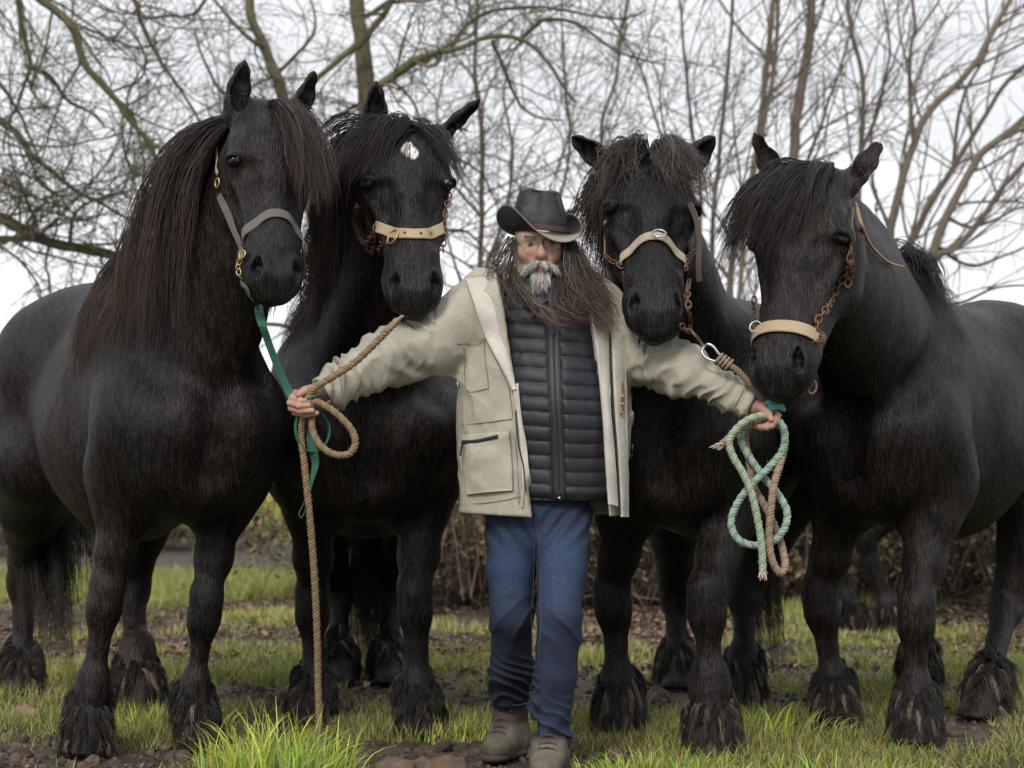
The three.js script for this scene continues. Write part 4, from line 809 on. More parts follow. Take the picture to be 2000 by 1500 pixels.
// jeans
{
  const nz = [0, 0, 1];
  DF.cone(P(1050, 940, 6.02), P(1050, 1000, 6.01), 0.165, 0.168, { n: nz, s: 0.72, k: 0.05 });
  DF.chain([P(1001, 1010, 6.01), P(998, 1110, 5.99), P(998, 1205, 5.97), P(999, 1300, 6.07), P(997, 1372, 6.18)], [0.086, 0.075, 0.066, 0.065, 0.063], { k: 0.02 });
  DF.chain([P(1102, 1010, 5.99), P(1099, 1110, 5.92), P(1093, 1205, 5.85), P(1085, 1320, 5.86), P(1072, 1440, 5.88), P(1070, 1462, 5.88)], [0.086, 0.077, 0.066, 0.064, 0.063, 0.066], { k: 0.02 });
  const hl = P(995, 1382, 6.13)[1], hr = P(1072, 1463, 5.86)[1];
  DF.post = (d, x, y, z) => {
    if (Math.abs(d) < 0.06) {
      const left = x < 0.083; const low = left ? sstep(0.42, 0.2, y) : sstep(0.3, 0.06, y), q = fbm(x * 6, y * 6, z * 6, 2);
      d -= fbm(x * 9, y * 5, z * 9, 3) * 0.008; { const fo = Math.sin(y * 78 + q * 10 + x * 34), f3 = Math.sin(y * 44 - q * 8 - x * 50); const hemF = sstep(0, 0.035, y - (left ? hl : hr)); d -= low * hemF * ((1 - Math.abs(fo)) ** 1.6 * 0.016 + f3 * 0.005); }
      const kn = Math.exp(-(((y - (left ? 0.46 : 0.44)) / 0.07) ** 2)); d -= kn * 0.009 * (1 - Math.abs(Math.sin(y * 46 + (left ? -1 : 1) * x * 34 + q * 5))) ** 1.4;
      const cr = Math.exp(-(((y - 0.78) / 0.07) ** 2)); d -= cr * 0.005 * Math.sin(y * 90 - Math.abs(x - 0.085) * 120 + q * 4);
    }
    return Math.max(d, (x < 0.083 ? hl : hr) - y);
  };
  const col = (x, y, z, nx, ny, nz2) => {
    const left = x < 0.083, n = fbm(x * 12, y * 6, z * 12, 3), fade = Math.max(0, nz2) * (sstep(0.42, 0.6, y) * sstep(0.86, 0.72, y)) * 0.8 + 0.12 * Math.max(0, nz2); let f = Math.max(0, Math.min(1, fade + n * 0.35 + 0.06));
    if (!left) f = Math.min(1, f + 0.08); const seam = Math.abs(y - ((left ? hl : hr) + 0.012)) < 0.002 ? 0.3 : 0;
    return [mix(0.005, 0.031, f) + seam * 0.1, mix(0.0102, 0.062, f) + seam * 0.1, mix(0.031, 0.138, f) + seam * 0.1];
  };
  const jn = () => { const T = new Tubes(); for (const l of [[[1056, 1000], [1054, 1060], [1056, 1130], [1057, 1210], [1052, 1300]], [[1044, 1060], [1041, 1150], [1038, 1210], [1039, 1300]], [[1048, 985], [1046, 1020], [1050, 1050]], [[1030, 1447], [1070, 1452], [1108, 1448]], [[960, 1372], [1000, 1377], [1034, 1373]]]) T.add(sample(l.map(([x, y]) => onto(DF, x, y, 0.0006)), 26), [0.0016, 0.0016], 5, [0.07, 0.075, 0.09]); return T.geo(); };
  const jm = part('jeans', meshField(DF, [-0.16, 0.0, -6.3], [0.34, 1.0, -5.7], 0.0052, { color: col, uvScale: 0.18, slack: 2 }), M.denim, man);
  part('jean_seam', jn(), new THREE.MeshStandardMaterial({ color: new THREE.Color(0.05, 0.055, 0.075), roughness: 0.9 }), jm, null, 'stuff');
}
// boots
for (const [nm, ank, toe, w] of [['left', P(999, 1395, 6.22), P(968, 1462, 6.08), 0.047], ['right', P(1073, 1465, 5.89), P(1067, 1512, 5.70), 0.049]]) {
  const F = new Field(), d0 = norm([toe[0] - ank[0], 0, toe[2] - ank[2]]), sd = [d0[2], 0, -d0[0]], A0 = [ank[0], 0, ank[2]], at = (f, l, u) => [A0[0] + d0[0] * f + sd[0] * l, u, A0[2] + d0[2] * f + sd[2] * l];
  F.cone(at(-0.045, 0, 0.05), at(0.02, 0, 0.06), 0.042, 0.05, { k: 0.03 }); F.cone(at(0.02, 0, 0.06), at(0.13, 0, 0.045), 0.052, w * 0.95, { k: 0.04 }); F.cone(at(0.13, 0, 0.042), at(0.165, 0, 0.04), w * 0.95, w * 0.82, { k: 0.03 });
  F.cone(at(-0.01, 0, 0.06), at(-0.004, 0, 0.24), 0.05, 0.05, { k: 0.04 }); F.cone(at(0.08, 0, 0.07), at(0.01, 0, 0.18), 0.036, 0.044, { k: 0.05 });
  F.post = (d, x, y, z) => Math.max(d - fbm(x * 25, y * 25, z * 25, 2) * 0.004, 0.022 - y, y - (nm === 'left' ? 0.24 : 0.125));
  const bc = (x, y, z) => { const n = fbm(x * 20, y * 20, z * 20, 3), mud = sstep(0.09, 0.02, y + n * 0.05); const up2 = sstep(0.105, 0.125, y - 0.0), kk = 1 + n * 0.7; return [mix(mix(0.125, 0.045, up2), 0.062, mud) * kk, mix(mix(0.108, 0.026, up2), 0.046, mud) * kk, mix(mix(0.08, 0.022, up2), 0.032, mud) * kk]; };
  const lo = at(0.05, 0, 0.06).map((v) => v - 0.21), hi = at(0.05, 0, 0.06).map((v) => v + 0.22);
  const boot = part('boot', meshField(F, lo, hi, 0.005, { color: bc, uvScale: 0.2 }), M.boot, man);
  const SF = new Field(); SF.cone(at(-0.045, 0, 0.02), at(0.02, 0, 0.02), 0.05, 0.05, { n: [0, 1, 0], s: 0.4, k: 0.03 }).cone(at(0.02, 0, 0.02), at(0.165, 0, 0.022), 0.052, w * 0.95, { n: [0, 1, 0], s: 0.42, k: 0.03 });
  part('sole', meshField(SF, lo, hi, 0.005, { uvScale: 0.2 }), M.lace, boot);
  const T = new Tubes(), E = new Tubes();
  for (let i = 0; i < 6; i++) { const t = i / 5, f = mix(0.105, -0.0, t), u = mix(0.1, 0.21, t); const a = F.hit(at(f + 0.08, -0.026, u + 0.08), norm(sub(at(f, -0.022, u - 0.06), at(f + 0.08, -0.026, u + 0.08))), 0.3), b = F.hit(at(f + 0.08, 0.026, u + 0.08), norm(sub(at(f, 0.022, u - 0.06), at(f + 0.08, 0.026, u + 0.08))), 0.3); if (!a || !b) continue; const m = add(lerp(a, b, 0.5), mad(mul(d0, 0.006), [0, 1, 0], 0.008)); T.add(sample([a, m, b], 8), [0.003, 0.003], 5); for (const p of [a, b]) E.add([p, add(p, mad(mul(d0, 0.003), [0, 1, 0], 0.005))], [0.0045, 0.004], 6, [1, 1, 1], [1, 1, 1], true); }
  if (T.tris) { part('lace', T.geo(), M.lace, boot, null, 'stuff'); part('lace_hook', E.geo(), M.metal, boot, null, 'stuff'); }
}
// hat
{
  const ps = 0.42, Fh = [Math.sin(ps), 0, Math.cos(ps)], Lh = [Math.cos(ps), 0, -Math.sin(ps)], c0 = P(1055, 455, 6.0), tilt = 0.05;
  const W = (f, l, u) => { const u2 = u - l * tilt - f * 0.09; return [c0[0] + Fh[0] * f + Lh[0] * l, c0[1] + u2, c0[2] + Fh[2] * f + Lh[2] * l]; };
  const N = 72, prof = 30, pos = [], cols = [], idx = [];
  const surf = (th, t) => { // t 0..1: brim edge to crown base; 1..2 crown side; 2..3 crown top
    const cf = Math.cos(th), sl = Math.sin(th), ex = 0.103, ey = 0.088;
    if (t <= 1) { const r = 1 - t, bw = 0.062 + 0.012 * sl * sl, side = sl * sl, up = side * 0.084 * Math.pow(r, 1.5) * (sl < 0 ? 0.95 : 0.85) - 0.03 * Math.max(0, cf) ** 2 * r ** 1.2 - 0.006 * Math.max(0, -cf) * r; const curl = 1 - (sl < 0 ? 0.62 : 0.82) * side * r; return W(cf * (ex + bw * r * (cf > 0 ? 0.85 : 1)), sl * (ey + bw * r * curl), up); }
    const dent = (a) => Math.exp(-(((th > Math.PI ? th - 2 * Math.PI : th) - a) ** 2) / 0.09);
    if (t <= 2) { const v = t - 1, q = (1 - 0.2 * v * v - 0.05 * v) * (1 + 0.035 * fbm(Math.cos(th) * 2.2, v * 2.5, Math.sin(th) * 2.2, 3)), pin = 1 - 0.36 * v ** 1.5 * (dent(0.75) + dent(-0.75)); return W(cf * ex * q * pin, sl * ey * q * pin, 0.125 * v - 0.006 * v * (1 - Math.cos(2 * th)) * 0); }
    const v = t - 2, q = (1 - 0.25) * Math.cos(v * Math.PI / 2), pin = 1 - 0.36 * (dent(0.75) + dent(-0.75)) * (1 - v); const l = sl * ey * q * pin, f = cf * ex * q * pin;
    const crease = 0.022 * Math.exp(-((l / 0.024) ** 2)) * sstep(0.1, 0.6, v); return W(f, l, 0.125 + 0.022 * Math.sin(v * Math.PI / 2) - crease);
  };
  const grid = (ts, off) => { const base = pos.length / 3; ts.forEach((t, j) => { for (let i = 0; i < N; i++) { const th = i / N * Math.PI * 2, p = surf(th, t); const e = 0.01, n = norm(cross(sub(surf(th + e, t), surf(th - e, t)), sub(surf(th, Math.min(3, t + e)), surf(th, Math.max(0, t - e))))); const q = mad(p, n, off); pos.push(...q); const nn = fbm(q[0] * 30, q[1] * 30, q[2] * 30, 4), fl = sstep(0.05, 0.4, nn) * 0.6; let k = 0.016 + 0.028 * Math.max(0, fl) + 0.012 * (nn + 0.5); if (t > 1.3) k += 0.012; let c = [k * 1.02, k, k * 0.97]; const brimTan = t < 0.8 && off > -0.0005 && Math.cos(th) > 0.72 ? sstep(0.72, 0.85, Math.cos(th)) * sstep(0.85, 0.3, t) : 0; c = lerp(c, [0.3, 0.26, 0.18], brimTan * 0.85); if (t < 0.04) c = lerp(c, [0.2, 0.18, 0.16], 0.6); cols.push(...c); } }); return base; };  // front of the brim's upper side is tinted tan, its rim paler
  const ts = []; for (let j = 0; j <= prof * 3; j++) ts.push(Math.min(3, j / prof)); ts[ts.length - 1] = 2.998;
  const b0 = grid(ts, 0), ti = ts.slice(0, prof * 2), b1 = grid(ti, -0.0032);
  const stitch = (base, rows, flip) => { for (let j = 0; j < rows - 1; j++) for (let i = 0; i < N; i++) { const a = base + j * N + i, b = base + j * N + (i + 1) % N, c = a + N, d = b + N; flip ? idx.push(a, c, b, b, c, d) : idx.push(a, b, c, b, d, c); } };
  stitch(b0, ts.length, false); stitch(b1, ti.length, true);
  for (let i = 0; i < N; i++) { const a = b0 + i, b = b0 + (i + 1) % N, c = b1 + i, d = b1 + (i + 1) % N; idx.push(a, c, b, b, c, d); }
  const g = new THREE.BufferGeometry(); g.setAttribute('position', new THREE.Float32BufferAttribute(pos, 3)); g.setAttribute('color', new THREE.Float32BufferAttribute(cols, 3)); g.setAttribute('uv', new THREE.Float32BufferAttribute(pos.flatMap((v, i) => i % 3 === 0 ? [pos[i] * 5 + pos[i + 2] * 5, pos[i + 1] * 5] : []), 2)); g.setIndex(idx); g.computeVertexNormals();
  const hat = part('hat', g, M.hat, man, 'dark worn wide-brimmed hat');
  const bp = []; for (let i = 0; i < 48; i++) { const th = i / 48 * Math.PI * 2, p = surf(th, 1.1), q = surf(th, 1.12); const o = norm([p[0] - c0[0], 0, p[2] - c0[2]]); bp.push(mad(p, o, 0.002)); }
  part('hat_band', band(bp, [[0, 1, 0]], 0.017, 0.003, true), M.band, hat);
}
// hair, moustache and goatee
{
  const R = rng(77), T = new Tubes();
  const guides = [
    [[1104, 462, 5.98], [1126, 498, 5.96], [1152, 548, 5.93], [1186, 595, 5.9], [1214, 642, 5.88]], [[1104, 468, 5.95], [1119, 525, 5.91], [1150, 588, 5.87], [1188, 638, 5.85], [1206, 656, 5.84]],
    [[1103, 475, 5.94], [1112, 550, 5.88], [1132, 605, 5.84], [1166, 650, 5.82]], [[1101, 490, 5.93], [1104, 565, 5.87], [1098, 602, 5.82], [1128, 630, 5.8], [1150, 642, 5.8]],
    [[1001, 520, 5.94], [1015, 565, 5.86], [1050, 600, 5.82], [1100, 630, 5.805], [1142, 650, 5.8]], [[999, 500, 5.95], [1008, 560, 5.88], [1038, 608, 5.83], [1075, 638, 5.81], [1112, 652, 5.81]],
    [[1004, 468, 5.97], [992, 520, 5.94], [990, 570, 5.89], [1003, 620, 5.84], [1030, 655, 5.83]], [[1001, 464, 6.0], [976, 502, 5.98], [961, 525, 5.96], [972, 550, 5.94], [992, 586, 5.9]],
    [[1002, 470, 5.96], [996, 540, 5.91], [1000, 590, 5.87], [1018, 640, 5.84], [1064, 668, 5.825]], [[1095, 490, 6.06], [1125, 550, 6.03], [1165, 605, 5.98], [1200, 640, 5.92]],
    [[1100, 470, 6.02], [1118, 530, 5.99], [1140, 580, 5.95], [1170, 620, 5.9]], [[1010, 480, 6.05], [990, 540, 6.04], [985, 580, 6.02], [1000, 610, 5.97]],
    [[1108, 462, 5.97], [1150, 520, 5.95], [1180, 555, 5.93], [1212, 600, 5.9]], [[1100, 520, 5.93], [1090, 585, 5.85], [1088, 612, 5.82], [1118, 645, 5.81]],
  ];
  const cnt = [14, 15, 7, 2, 4, 0, 2, 3, 0, 12, 14, 2, 7, 2];
  guides.forEach((g, i) => { for (let q = 0; q < cnt[i]; q++) { const jx = (R() - 0.5) * 14, jy = (R() - 0.5) * 10, jd = (R() - 0.5) * 0.05, tx = (R() - 0.5) * 26, ty = (R() - 0.5) * 26, sh = 0.8 + R() * 0.25; const pts = g.map(([x, y, d], j) => { const f = j / (g.length - 1); return P(x + jx * (1 - f) + tx * f, y + jy * (1 - f) + ty * f, d + jd); }); let line = sample(pts, 14); line = line.map((p) => VF.push(JF.at(...p) < 0.003 ? JF.push(p, 0.006) : p, 0.006)); lock(T, R, line.slice(0, Math.max(6, Math.round(15 * sh))), 11, 0.012, 0.0010, hairCols, { wave: 0.026, tip: 0.4 }); } });
  part('hair', T.geo(), M.hair, man, 'long brown and grey hair blown sideways', 'stuff');
  const W = new Tubes(), white = (R2) => { const k = 0.55 + R2() * 0.5, d = R2() < 0.3 ? R2() * 0.7 : 0; return [[mix(0.55, 0.16, d) * k, mix(0.53, 0.12, d) * k, mix(0.48, 0.09, d) * k], [mix(0.66, 0.3, d) * k, mix(0.64, 0.22, d) * k, mix(0.58, 0.15, d) * k]]; };
  for (let i = 0; i < 190; i++) { const s = R() < 0.5 ? -1 : 1, u = R(), x = s * (0.002 + u * 0.032), y = -0.054 - u * 0.012 - R() * 0.008, q = BF.push(Hm(x, y, 0.1 - u * 0.02), 0.001); const dir = [s * (0.45 + u * 0.7) + (R() - 0.5) * 0.35, -0.75 - R() * 0.3, 0.3]; lock(W, R, fall(BF, q, dir, 0.018 + R() * 0.022 + u * 0.016, 6, { g: 0.18, gap: 0.003 + R() * 0.006, R, wob: 0.2 }), 4, 0.003, 0.0008, white, { wave: 0.003 }); }
  const mo = part('moustache', W.geo(), M.hair, man, null, 'stuff');
  const G = new Tubes();
  for (let i = 0; i < 170; i++) { const x = (R() - 0.5) * 0.04, y = -0.088 - R() * 0.03, q = BF.push(Hm(x, y, 0.085), 0.001); lock(G, R, fall(BF, q, [x * -3, -0.8, 0.5], 0.025 + R() * 0.04, 7, { g: 0.35, gap: 0.003 + R() * 0.01, R, wob: 0.2 }), 4, 0.004, 0.0009, white, { wave: 0.004, tip: 0.4 }); }
  for (let i = 0; i < 120; i++) { const s = R() < 0.5 ? -1 : 1, q = BF.push(Hm(s * (0.03 + R() * 0.035), -0.06 - R() * 0.045, 0.06), 0.001); lock(G, R, fall(BF, q, [s * 0.2, -0.8, 0.2], 0.012 + R() * 0.02, 4, { g: 0.3, gap: 0.002 + R() * 0.003, R, wob: 0.3 }), 3, 0.003, 0.0007, white); }
  part('goatee', G.geo(), M.hair, man, null, 'stuff');
  const B = new Tubes(); for (let i = 0; i < 60; i++) { const s = i % 2 ? 1 : -1, u = R(), q = BF.push(Hm(s * (0.014 + u * 0.036), 0.02 - u * 0.002, 0.095), 0.001); lock(B, R, fall(BF, q, [s * 0.8, 0.1 + R() * 0.4, 0.4], 0.012, 4, { g: 0.05, gap: 0.002, R, wob: 0.5 }), 2, 0.002, 0.0006, (R2) => { const k = 0.5 + R2(); return [[0.16 * k, 0.13 * k, 0.11 * k], [0.3 * k, 0.26 * k, 0.23 * k]]; }); }
  part('eyebrow_hair', B.geo(), M.hair, man, null, 'stuff');
}

// ---------- halters, chains and ropes ----------
const K = {
  greyStrap: new THREE.MeshStandardMaterial({ color: new THREE.Color(0.115, 0.105, 0.085), map: clothTint, bumpMap: weave, bumpScale: 0.0006, roughness: 0.75 }),
  pale: new THREE.MeshStandardMaterial({ color: new THREE.Color(0.40, 0.31, 0.19), map: clothTint, bumpMap: weave, bumpScale: 0.0012, roughness: 0.75 }),
  pale2: new THREE.MeshStandardMaterial({ color: new THREE.Color(0.36, 0.3, 0.22), map: clothTint, bumpMap: weave, bumpScale: 0.0012, roughness: 0.8 }),
  brown: new THREE.MeshStandardMaterial({ color: new THREE.Color(0.07, 0.042, 0.03), map: clothTint, bumpMap: weave, bumpScale: 0.0008, roughness: 0.6 }),
  thong: new THREE.MeshStandardMaterial({ color: new THREE.Color(0.36, 0.22, 0.11), map: clothTint, roughness: 0.65 }),
  green: new THREE.MeshStandardMaterial({ color: new THREE.Color(0.028, 0.125, 0.075), map: clothTint, bumpMap: weave, bumpScale: 0.0008, roughness: 0.8 }),
  rope: new THREE.MeshStandardMaterial({ vertexColors: true, roughness: 0.92 }),
};
const linkGeo = new THREE.TorusGeometry(0.0085, 0.0023, 7, 14); linkGeo.scale(1, 1.45, 1);
// chain laid along a line: every link a part
function chain(parent, line, size = 1, mat = M.rust) {
  const c = spline(line), L = c.getLength(), n = Math.max(2, Math.round(L / (0.0185 * size)));
  for (let i = 0; i < n; i++) {
    const t = (i + 0.5) / n, p = c.getPointAt(t), d = c.getTangentAt(t), m = new THREE.Mesh(linkGeo, mat);
    m.name = 'chain_link'; m.castShadow = m.receiveShadow = true; m.scale.setScalar(size);
    const q = new THREE.Quaternion().setFromUnitVectors(new THREE.Vector3(0, 1, 0), d), r = new THREE.Quaternion().setFromAxisAngle(new THREE.Vector3(0, 1, 0), (i % 2) * 1.35 + 0.4);
    m.quaternion.copy(q.multiply(r)); m.position.copy(p).sub(parent.position); parent.add(m);
  }
}
const ring = (parent, c, n, r, th, mat, name = 'ring') => { const g = new THREE.TorusGeometry(r, th, 8, 28); g.applyQuaternion(new THREE.Quaternion().setFromUnitVectors(new THREE.Vector3(0, 0, 1), new THREE.Vector3(...norm(n)))); g.translate(...c); return part(name, g, mat, parent); };
// band round the muzzle: s at the front of the nose and s at the back; phi in radians from the front
function noseLoop(H, sF, sB, p0, p1, off, n = 40) {
  const pts = [], w = []; for (let i = 0; i <= n; i++) { const ph = mix(p0, p1, i / n), s = mix(sF, sB, (1 - Math.cos(ph)) / 2), c = H.Hd(s, 0, -0.045), dir = norm(add(mul(H.Fv, Math.cos(ph)), mul(H.Lv, Math.sin(ph)))), far = mad(c, dir, 0.2), q = H.F.hit(far, mul(dir, -1), 0.25) || far; pts.push(mad(q, dir, off)); w.push(add(mul(H.A, 1), mul(H.Fv, (sB - sF) * 0))); }
  return [pts, w];
}
const headS = (H, px, py) => { const q = sub(onto(H.F, px, py), H.Pp); return dot(q, H.A) / H.hs; };
const on = (H, pts, off = 0.005) => pts.map(([x, y]) => onto(H.F, x, y, off));
const flat = (H, line) => line.map((p) => H.F.grad(...p, 0.01));
// strap lying on the coat: width across its run, thickness along the surface normal
function strapOn(H, pts, width, off, mat, parent, name) { const l = sample(on(H, pts, off), Math.max(8, pts.length * 6)), q = l.map((p) => H.F.push(p, off)), g = flat(H, q), w = q.map((p, i) => cross(norm(sub(q[Math.min(q.length - 1, i + 1)], q[Math.max(0, i - 1)])), g[i])); return part(name, band(q, w, width, 0.004), mat, parent); }

// dark strap halter of the far-left horse
const t1 = thing('halter', 'dark grey strap halter on the far left horse', 'halter', H1.Pp);
{
  const sF = headS(H1, 548, 418), sL = headS(H1, 485, 485), [p, w] = noseLoop(H1, sF, mix(sF, sL, 1.4), -Math.PI, Math.PI, 0.005, 64); p.pop(); w.pop();
  part('noseband', band(p, w, 0.03, 0.005, true), K.greyStrap, t1);
  strapOn(H1, [[478, 500], [462, 452], [443, 410], [431, 382]], 0.024, 0.006, K.greyStrap, t1, 'cheek_strap');
  strapOn(H1, [[429, 340], [427, 305], [430, 268], [437, 238]], 0.014, 0.006, K.pale2, t1, 'cheek_strap');
  const c = onto(H1.F, 430, 358, 0.01); ring(t1, c, H1.F.grad(...c, 0.01), 0.014, 0.003, M.brass, 'buckle');
  const d = onto(H1.F, 478, 500, 0.01); ring(t1, d, H1.F.grad(...d, 0.01), 0.013, 0.0028, M.brass); chain(t1, [d, ...on(H1, [[472, 512], [470, 522], [472, 536]], 0.008)], 0.9, M.brass);
  strapOn(H1, [[470, 540], [482, 560], [496, 585]], 0.016, 0.004, K.greyStrap, t1, 'throat_strap');
  const e = noseLoop(H1, sF, mix(sF, sL, 1.4), 1.35, 1.4, 0.012, 1)[0][0]; ring(t1, e, H1.Lv, 0.012, 0.0025, M.brass); part('cheek_strap', band([e, mad(e, [0.1, -1, 0], 0.05), mad(e, [0.0, -1, -0.1], 0.1)], [H1.Fv], 0.014, 0.004), K.brown, t1);
}
// chain halter with pale noseband, horse with the star
const t2 = thing('halter', 'rusty chain halter with a pale leather noseband on the horse with the star', 'halter', H2.Pp);
{
  const sF = headS(H2, 812, 458), sL = headS(H2, 742, 490), [p, w] = noseLoop(H2, sF, mix(sF, sL, 2.6), -1.45, 1.35, 0.005);
  part('noseband', band(p, w, 0.036, 0.006), K.pale, t2);
  const r0 = p[0], r1 = p[p.length - 1]; ring(t2, mad(r0, H2.A, 0.004), H2.Fv, 0.014, 0.0026, M.rust); ring(t2, mad(r1, H2.A, 0.01), H2.Fv, 0.014, 0.0026, M.rust);
  const c = onto(H2.F, 772, 466, 0.012); ring(t2, c, H2.F.grad(...c, 0.01), 0.024, 0.003, M.brass);
  chain(t2, [r0, ...on(H2, [[728, 492], [716, 462], [704, 432], [697, 402]], 0.008)], 1.0); chain(t2, [r0, ...on(H2, [[722, 470], [705, 440], [700, 415]], 0.02)], 0.9);
  chain(t2, [r1, mad(r1, [0.02, -1, 0], 0.035), mad(r1, [0.005, -1, -0.05], 0.075)], 1.0); chain(t2, [r1, mad(r1, [0.15, 1, -0.3], 0.06), mad(r1, [0.15, 1, -0.5], 0.12)], 1.0);
  const [cl] = noseLoop(H2, sF + 0.02, mix(sF, sL, 1.6) + 0.04, -1.5, -4.8, 0.006, 16); chain(t2, cl, 1.0);
  for (const f of [0.42, 0.6, 0.75]) { const q = p[Math.round(f * 40)], s = new THREE.SphereGeometry(0.005, 8, 6); s.translate(...mad(q, H2.F.grad(...q, 0.01), 0.003)); part('rivet', s, M.rust, t2); }
}
// halter of the horse right of the man
const t3 = thing('halter', 'grey leather noseband with chains on the horse with the curly forelock', 'halter', H3.Pp);
{
  const sF = headS(H3, 1282, 462), sL = headS(H3, 1218, 515), [p, w] = noseLoop(H3, sF, mix(sF, sL, 1.8), -1.4, 1.4, 0.005);
  part('noseband', band(p, w, 0.033, 0.006), K.pale2, t3);
  const r0 = p[0], r1 = p[p.length - 1]; ring(t3, mad(r0, H3.A, 0.008), H3.Fv, 0.013, 0.0025, M.rust); ring(t3, mad(r1, H3.A, 0.008), H3.Fv, 0.013, 0.0025, M.rust);
  const c = onto(H3.F, 1285, 460, 0.014); ring(t3, c, add(H3.Fv, [0, 0.5, 0]), 0.021, 0.0028, M.metal);
  chain(t3, [r0, ...on(H3, [[1207, 516], [1196, 510], [1186, 500]], 0.008)], 1.0); chain(t3, [r1, ...on(H3, [[1345, 497], [1354, 490]], 0.008)], 1.0);
  strapOn(H3, [[1184, 498], [1184, 465], [1186, 432]], 0.009, 0.005, K.thong, t3, 'cheek_strap');
  const b = onto(H3.F, 1348, 400, 0.012); part('cheek_strap', band(sample([b, P(1360, 430, b[2] * -1 - 0.02), P(1366, 470, -b[2] - 0.04), P(1364, 515, -b[2] - 0.05), P(1366, 550, -b[2] - 0.05)], 20), [[0.8, 0, 0.6]], 0.02, 0.005), K.brown, t3);
  const k = [r1, ...on(H3, [[1338, 540], [1336, 575], [1338, 605], [1342, 632]], 0.012)]; chain(t3, k, 1.05); chain(t3, [k[4], ...on(H3, [[1330, 640], [1322, 632]], 0.02)], 0.95);
  const [cl] = noseLoop(H3, sF + 0.02, mix(sF, sL, 1.8) + 0.03, -1.5, -4.8, 0.006, 16); chain(t3, cl, 1.0);
}
// halter of the far right horse
const t4 = thing('halter', 'chain halter with a straight pale noseband on the far right horse', 'halter', H4.Pp);
let chainEnd4;
{
  const sF = headS(H4, 1500, 640), sR = headS(H4, 1570, 648), [p, w] = noseLoop(H4, sF, mix(sF, sR, 1.3), -1.3, 1.25, 0.006);
  part('noseband', band(p, w, 0.04, 0.006), K.pale, t4);
  const r0 = p[0], r1 = p[p.length - 1]; ring(t4, mad(r1, H4.F.grad(...r1, 0.01), 0.006), add(H4.Fv, H4.Lv), 0.017, 0.0028, M.rust);
  const c = onto(H4.F, 1482, 640, 0.012); ring(t4, c, H4.Fv, 0.018, 0.0024, M.metal);
  chain(t4, [r1, ...on(H4, [[1592, 632], [1608, 605], [1628, 570], [1645, 540], [1655, 510], [1658, 480]], 0.008)], 1.25); chain(t4, on(H4, [[1655, 510], [1656, 535], [1652, 560]], 0.016), 1.1);
  strapOn(H4, [[1658, 480], [1660, 445], [1663, 405]], 0.013, 0.006, K.brown, t4, 'cheek_strap');
  const h0 = mad(r1, H4.F.grad(...r1, 0.01), 0.012), dd = -h0[2]; const hang = [h0, P(1579, 685, dd + 0.01), P(1581, 715, dd + 0.02), P(1583, 740, dd + 0.02)]; chain(t4, hang, 1.15); chainEnd4 = hang[3];
  const T = new Tubes(), e = hang[3]; T.add(sample([e, add(e, [0.014, -0.01, 0]), add(e, [0.016, -0.032, 0.002]), add(e, [0.002, -0.045, 0.004]), add(e, [-0.01, -0.03, 0]), e], 24), [0.0042, 0.0042], 7); T.add([add(e, [0, 0.004, 0]), add(e, [0, -0.014, 0])], [0.007, 0.006], 8, undefined, undefined, true); part('snap_hook', T.geo(), M.rust, t4);
  chain(t4, [r0, ...on(H4, [[1472, 605], [1473, 580]], 0.01)], 1.0);
  const th = on(H4, [[1664, 400], [1675, 440], [1692, 478], [1718, 506], [1742, 519]], 0.012), TH = new Tubes(), tl = th[4]; th.push(P(1766, 521, -tl[2] - 0.02)); TH.add(sample(th, 26), [0.007, 0.0035], 6, undefined, undefined, true); part('thong', TH.geo(), K.thong, t4);
}
// green lead of the far-left horse
{
  const chin = onto(H1.F, 505, 596, 0.0), t = thing('lead_strap', 'flat green lead running from the far left horse to the hand', 'lead', chin);
  const wd = [[0.85, 0.1, 0.5]];
  part('strap', band(sample([chin, P(512, 632, 5.74), P(524, 668, 5.77), P(545, 722, 5.79), P(566, 768, 5.785), P(580, 782, 5.75), P(604, 776, 5.735), P(632, 766, 5.765)], 40), wd, 0.028, 0.004), K.green, t);
  part('strap', band(sample([P(585, 800, 5.79), P(577, 830, 5.79), P(582, 860, 5.79), P(602, 882, 5.79), P(626, 878, 5.8), P(642, 852, 5.81), P(640, 826, 5.81), P(624, 806, 5.8)], 40), [[0.3, 0.1, 0.95]], 0.03, 0.004), K.green, t);
  part('strap', band(sample([P(608, 806, 5.8), P(606, 850, 5.8), P(612, 884, 5.79), P(616, 905, 5.8), P(608, 940, 5.8), P(601, 972, 5.8)], 30), [[0.85, 0, 0.5]], (f) => mix(0.034, 0.012, sstep(0.4, 0.95, f)), 0.004), K.green, t);
  part('end_loop', band(sample([P(601, 968, 5.8), P(590, 990, 5.8), P(584, 1004, 5.8), P(588, 1011, 5.8), P(595, 1000, 5.8), P(602, 972, 5.8)], 24), [[0.1, 0, 1]], 0.008, 0.003), K.green, t);
}
const tan = (R) => (s) => { const k = 0.85 + 0.15 * s; return [[0.205 * k, 0.14 * k, 0.08 * k], [0.185 * k, 0.13 * k, 0.075 * k]]; };
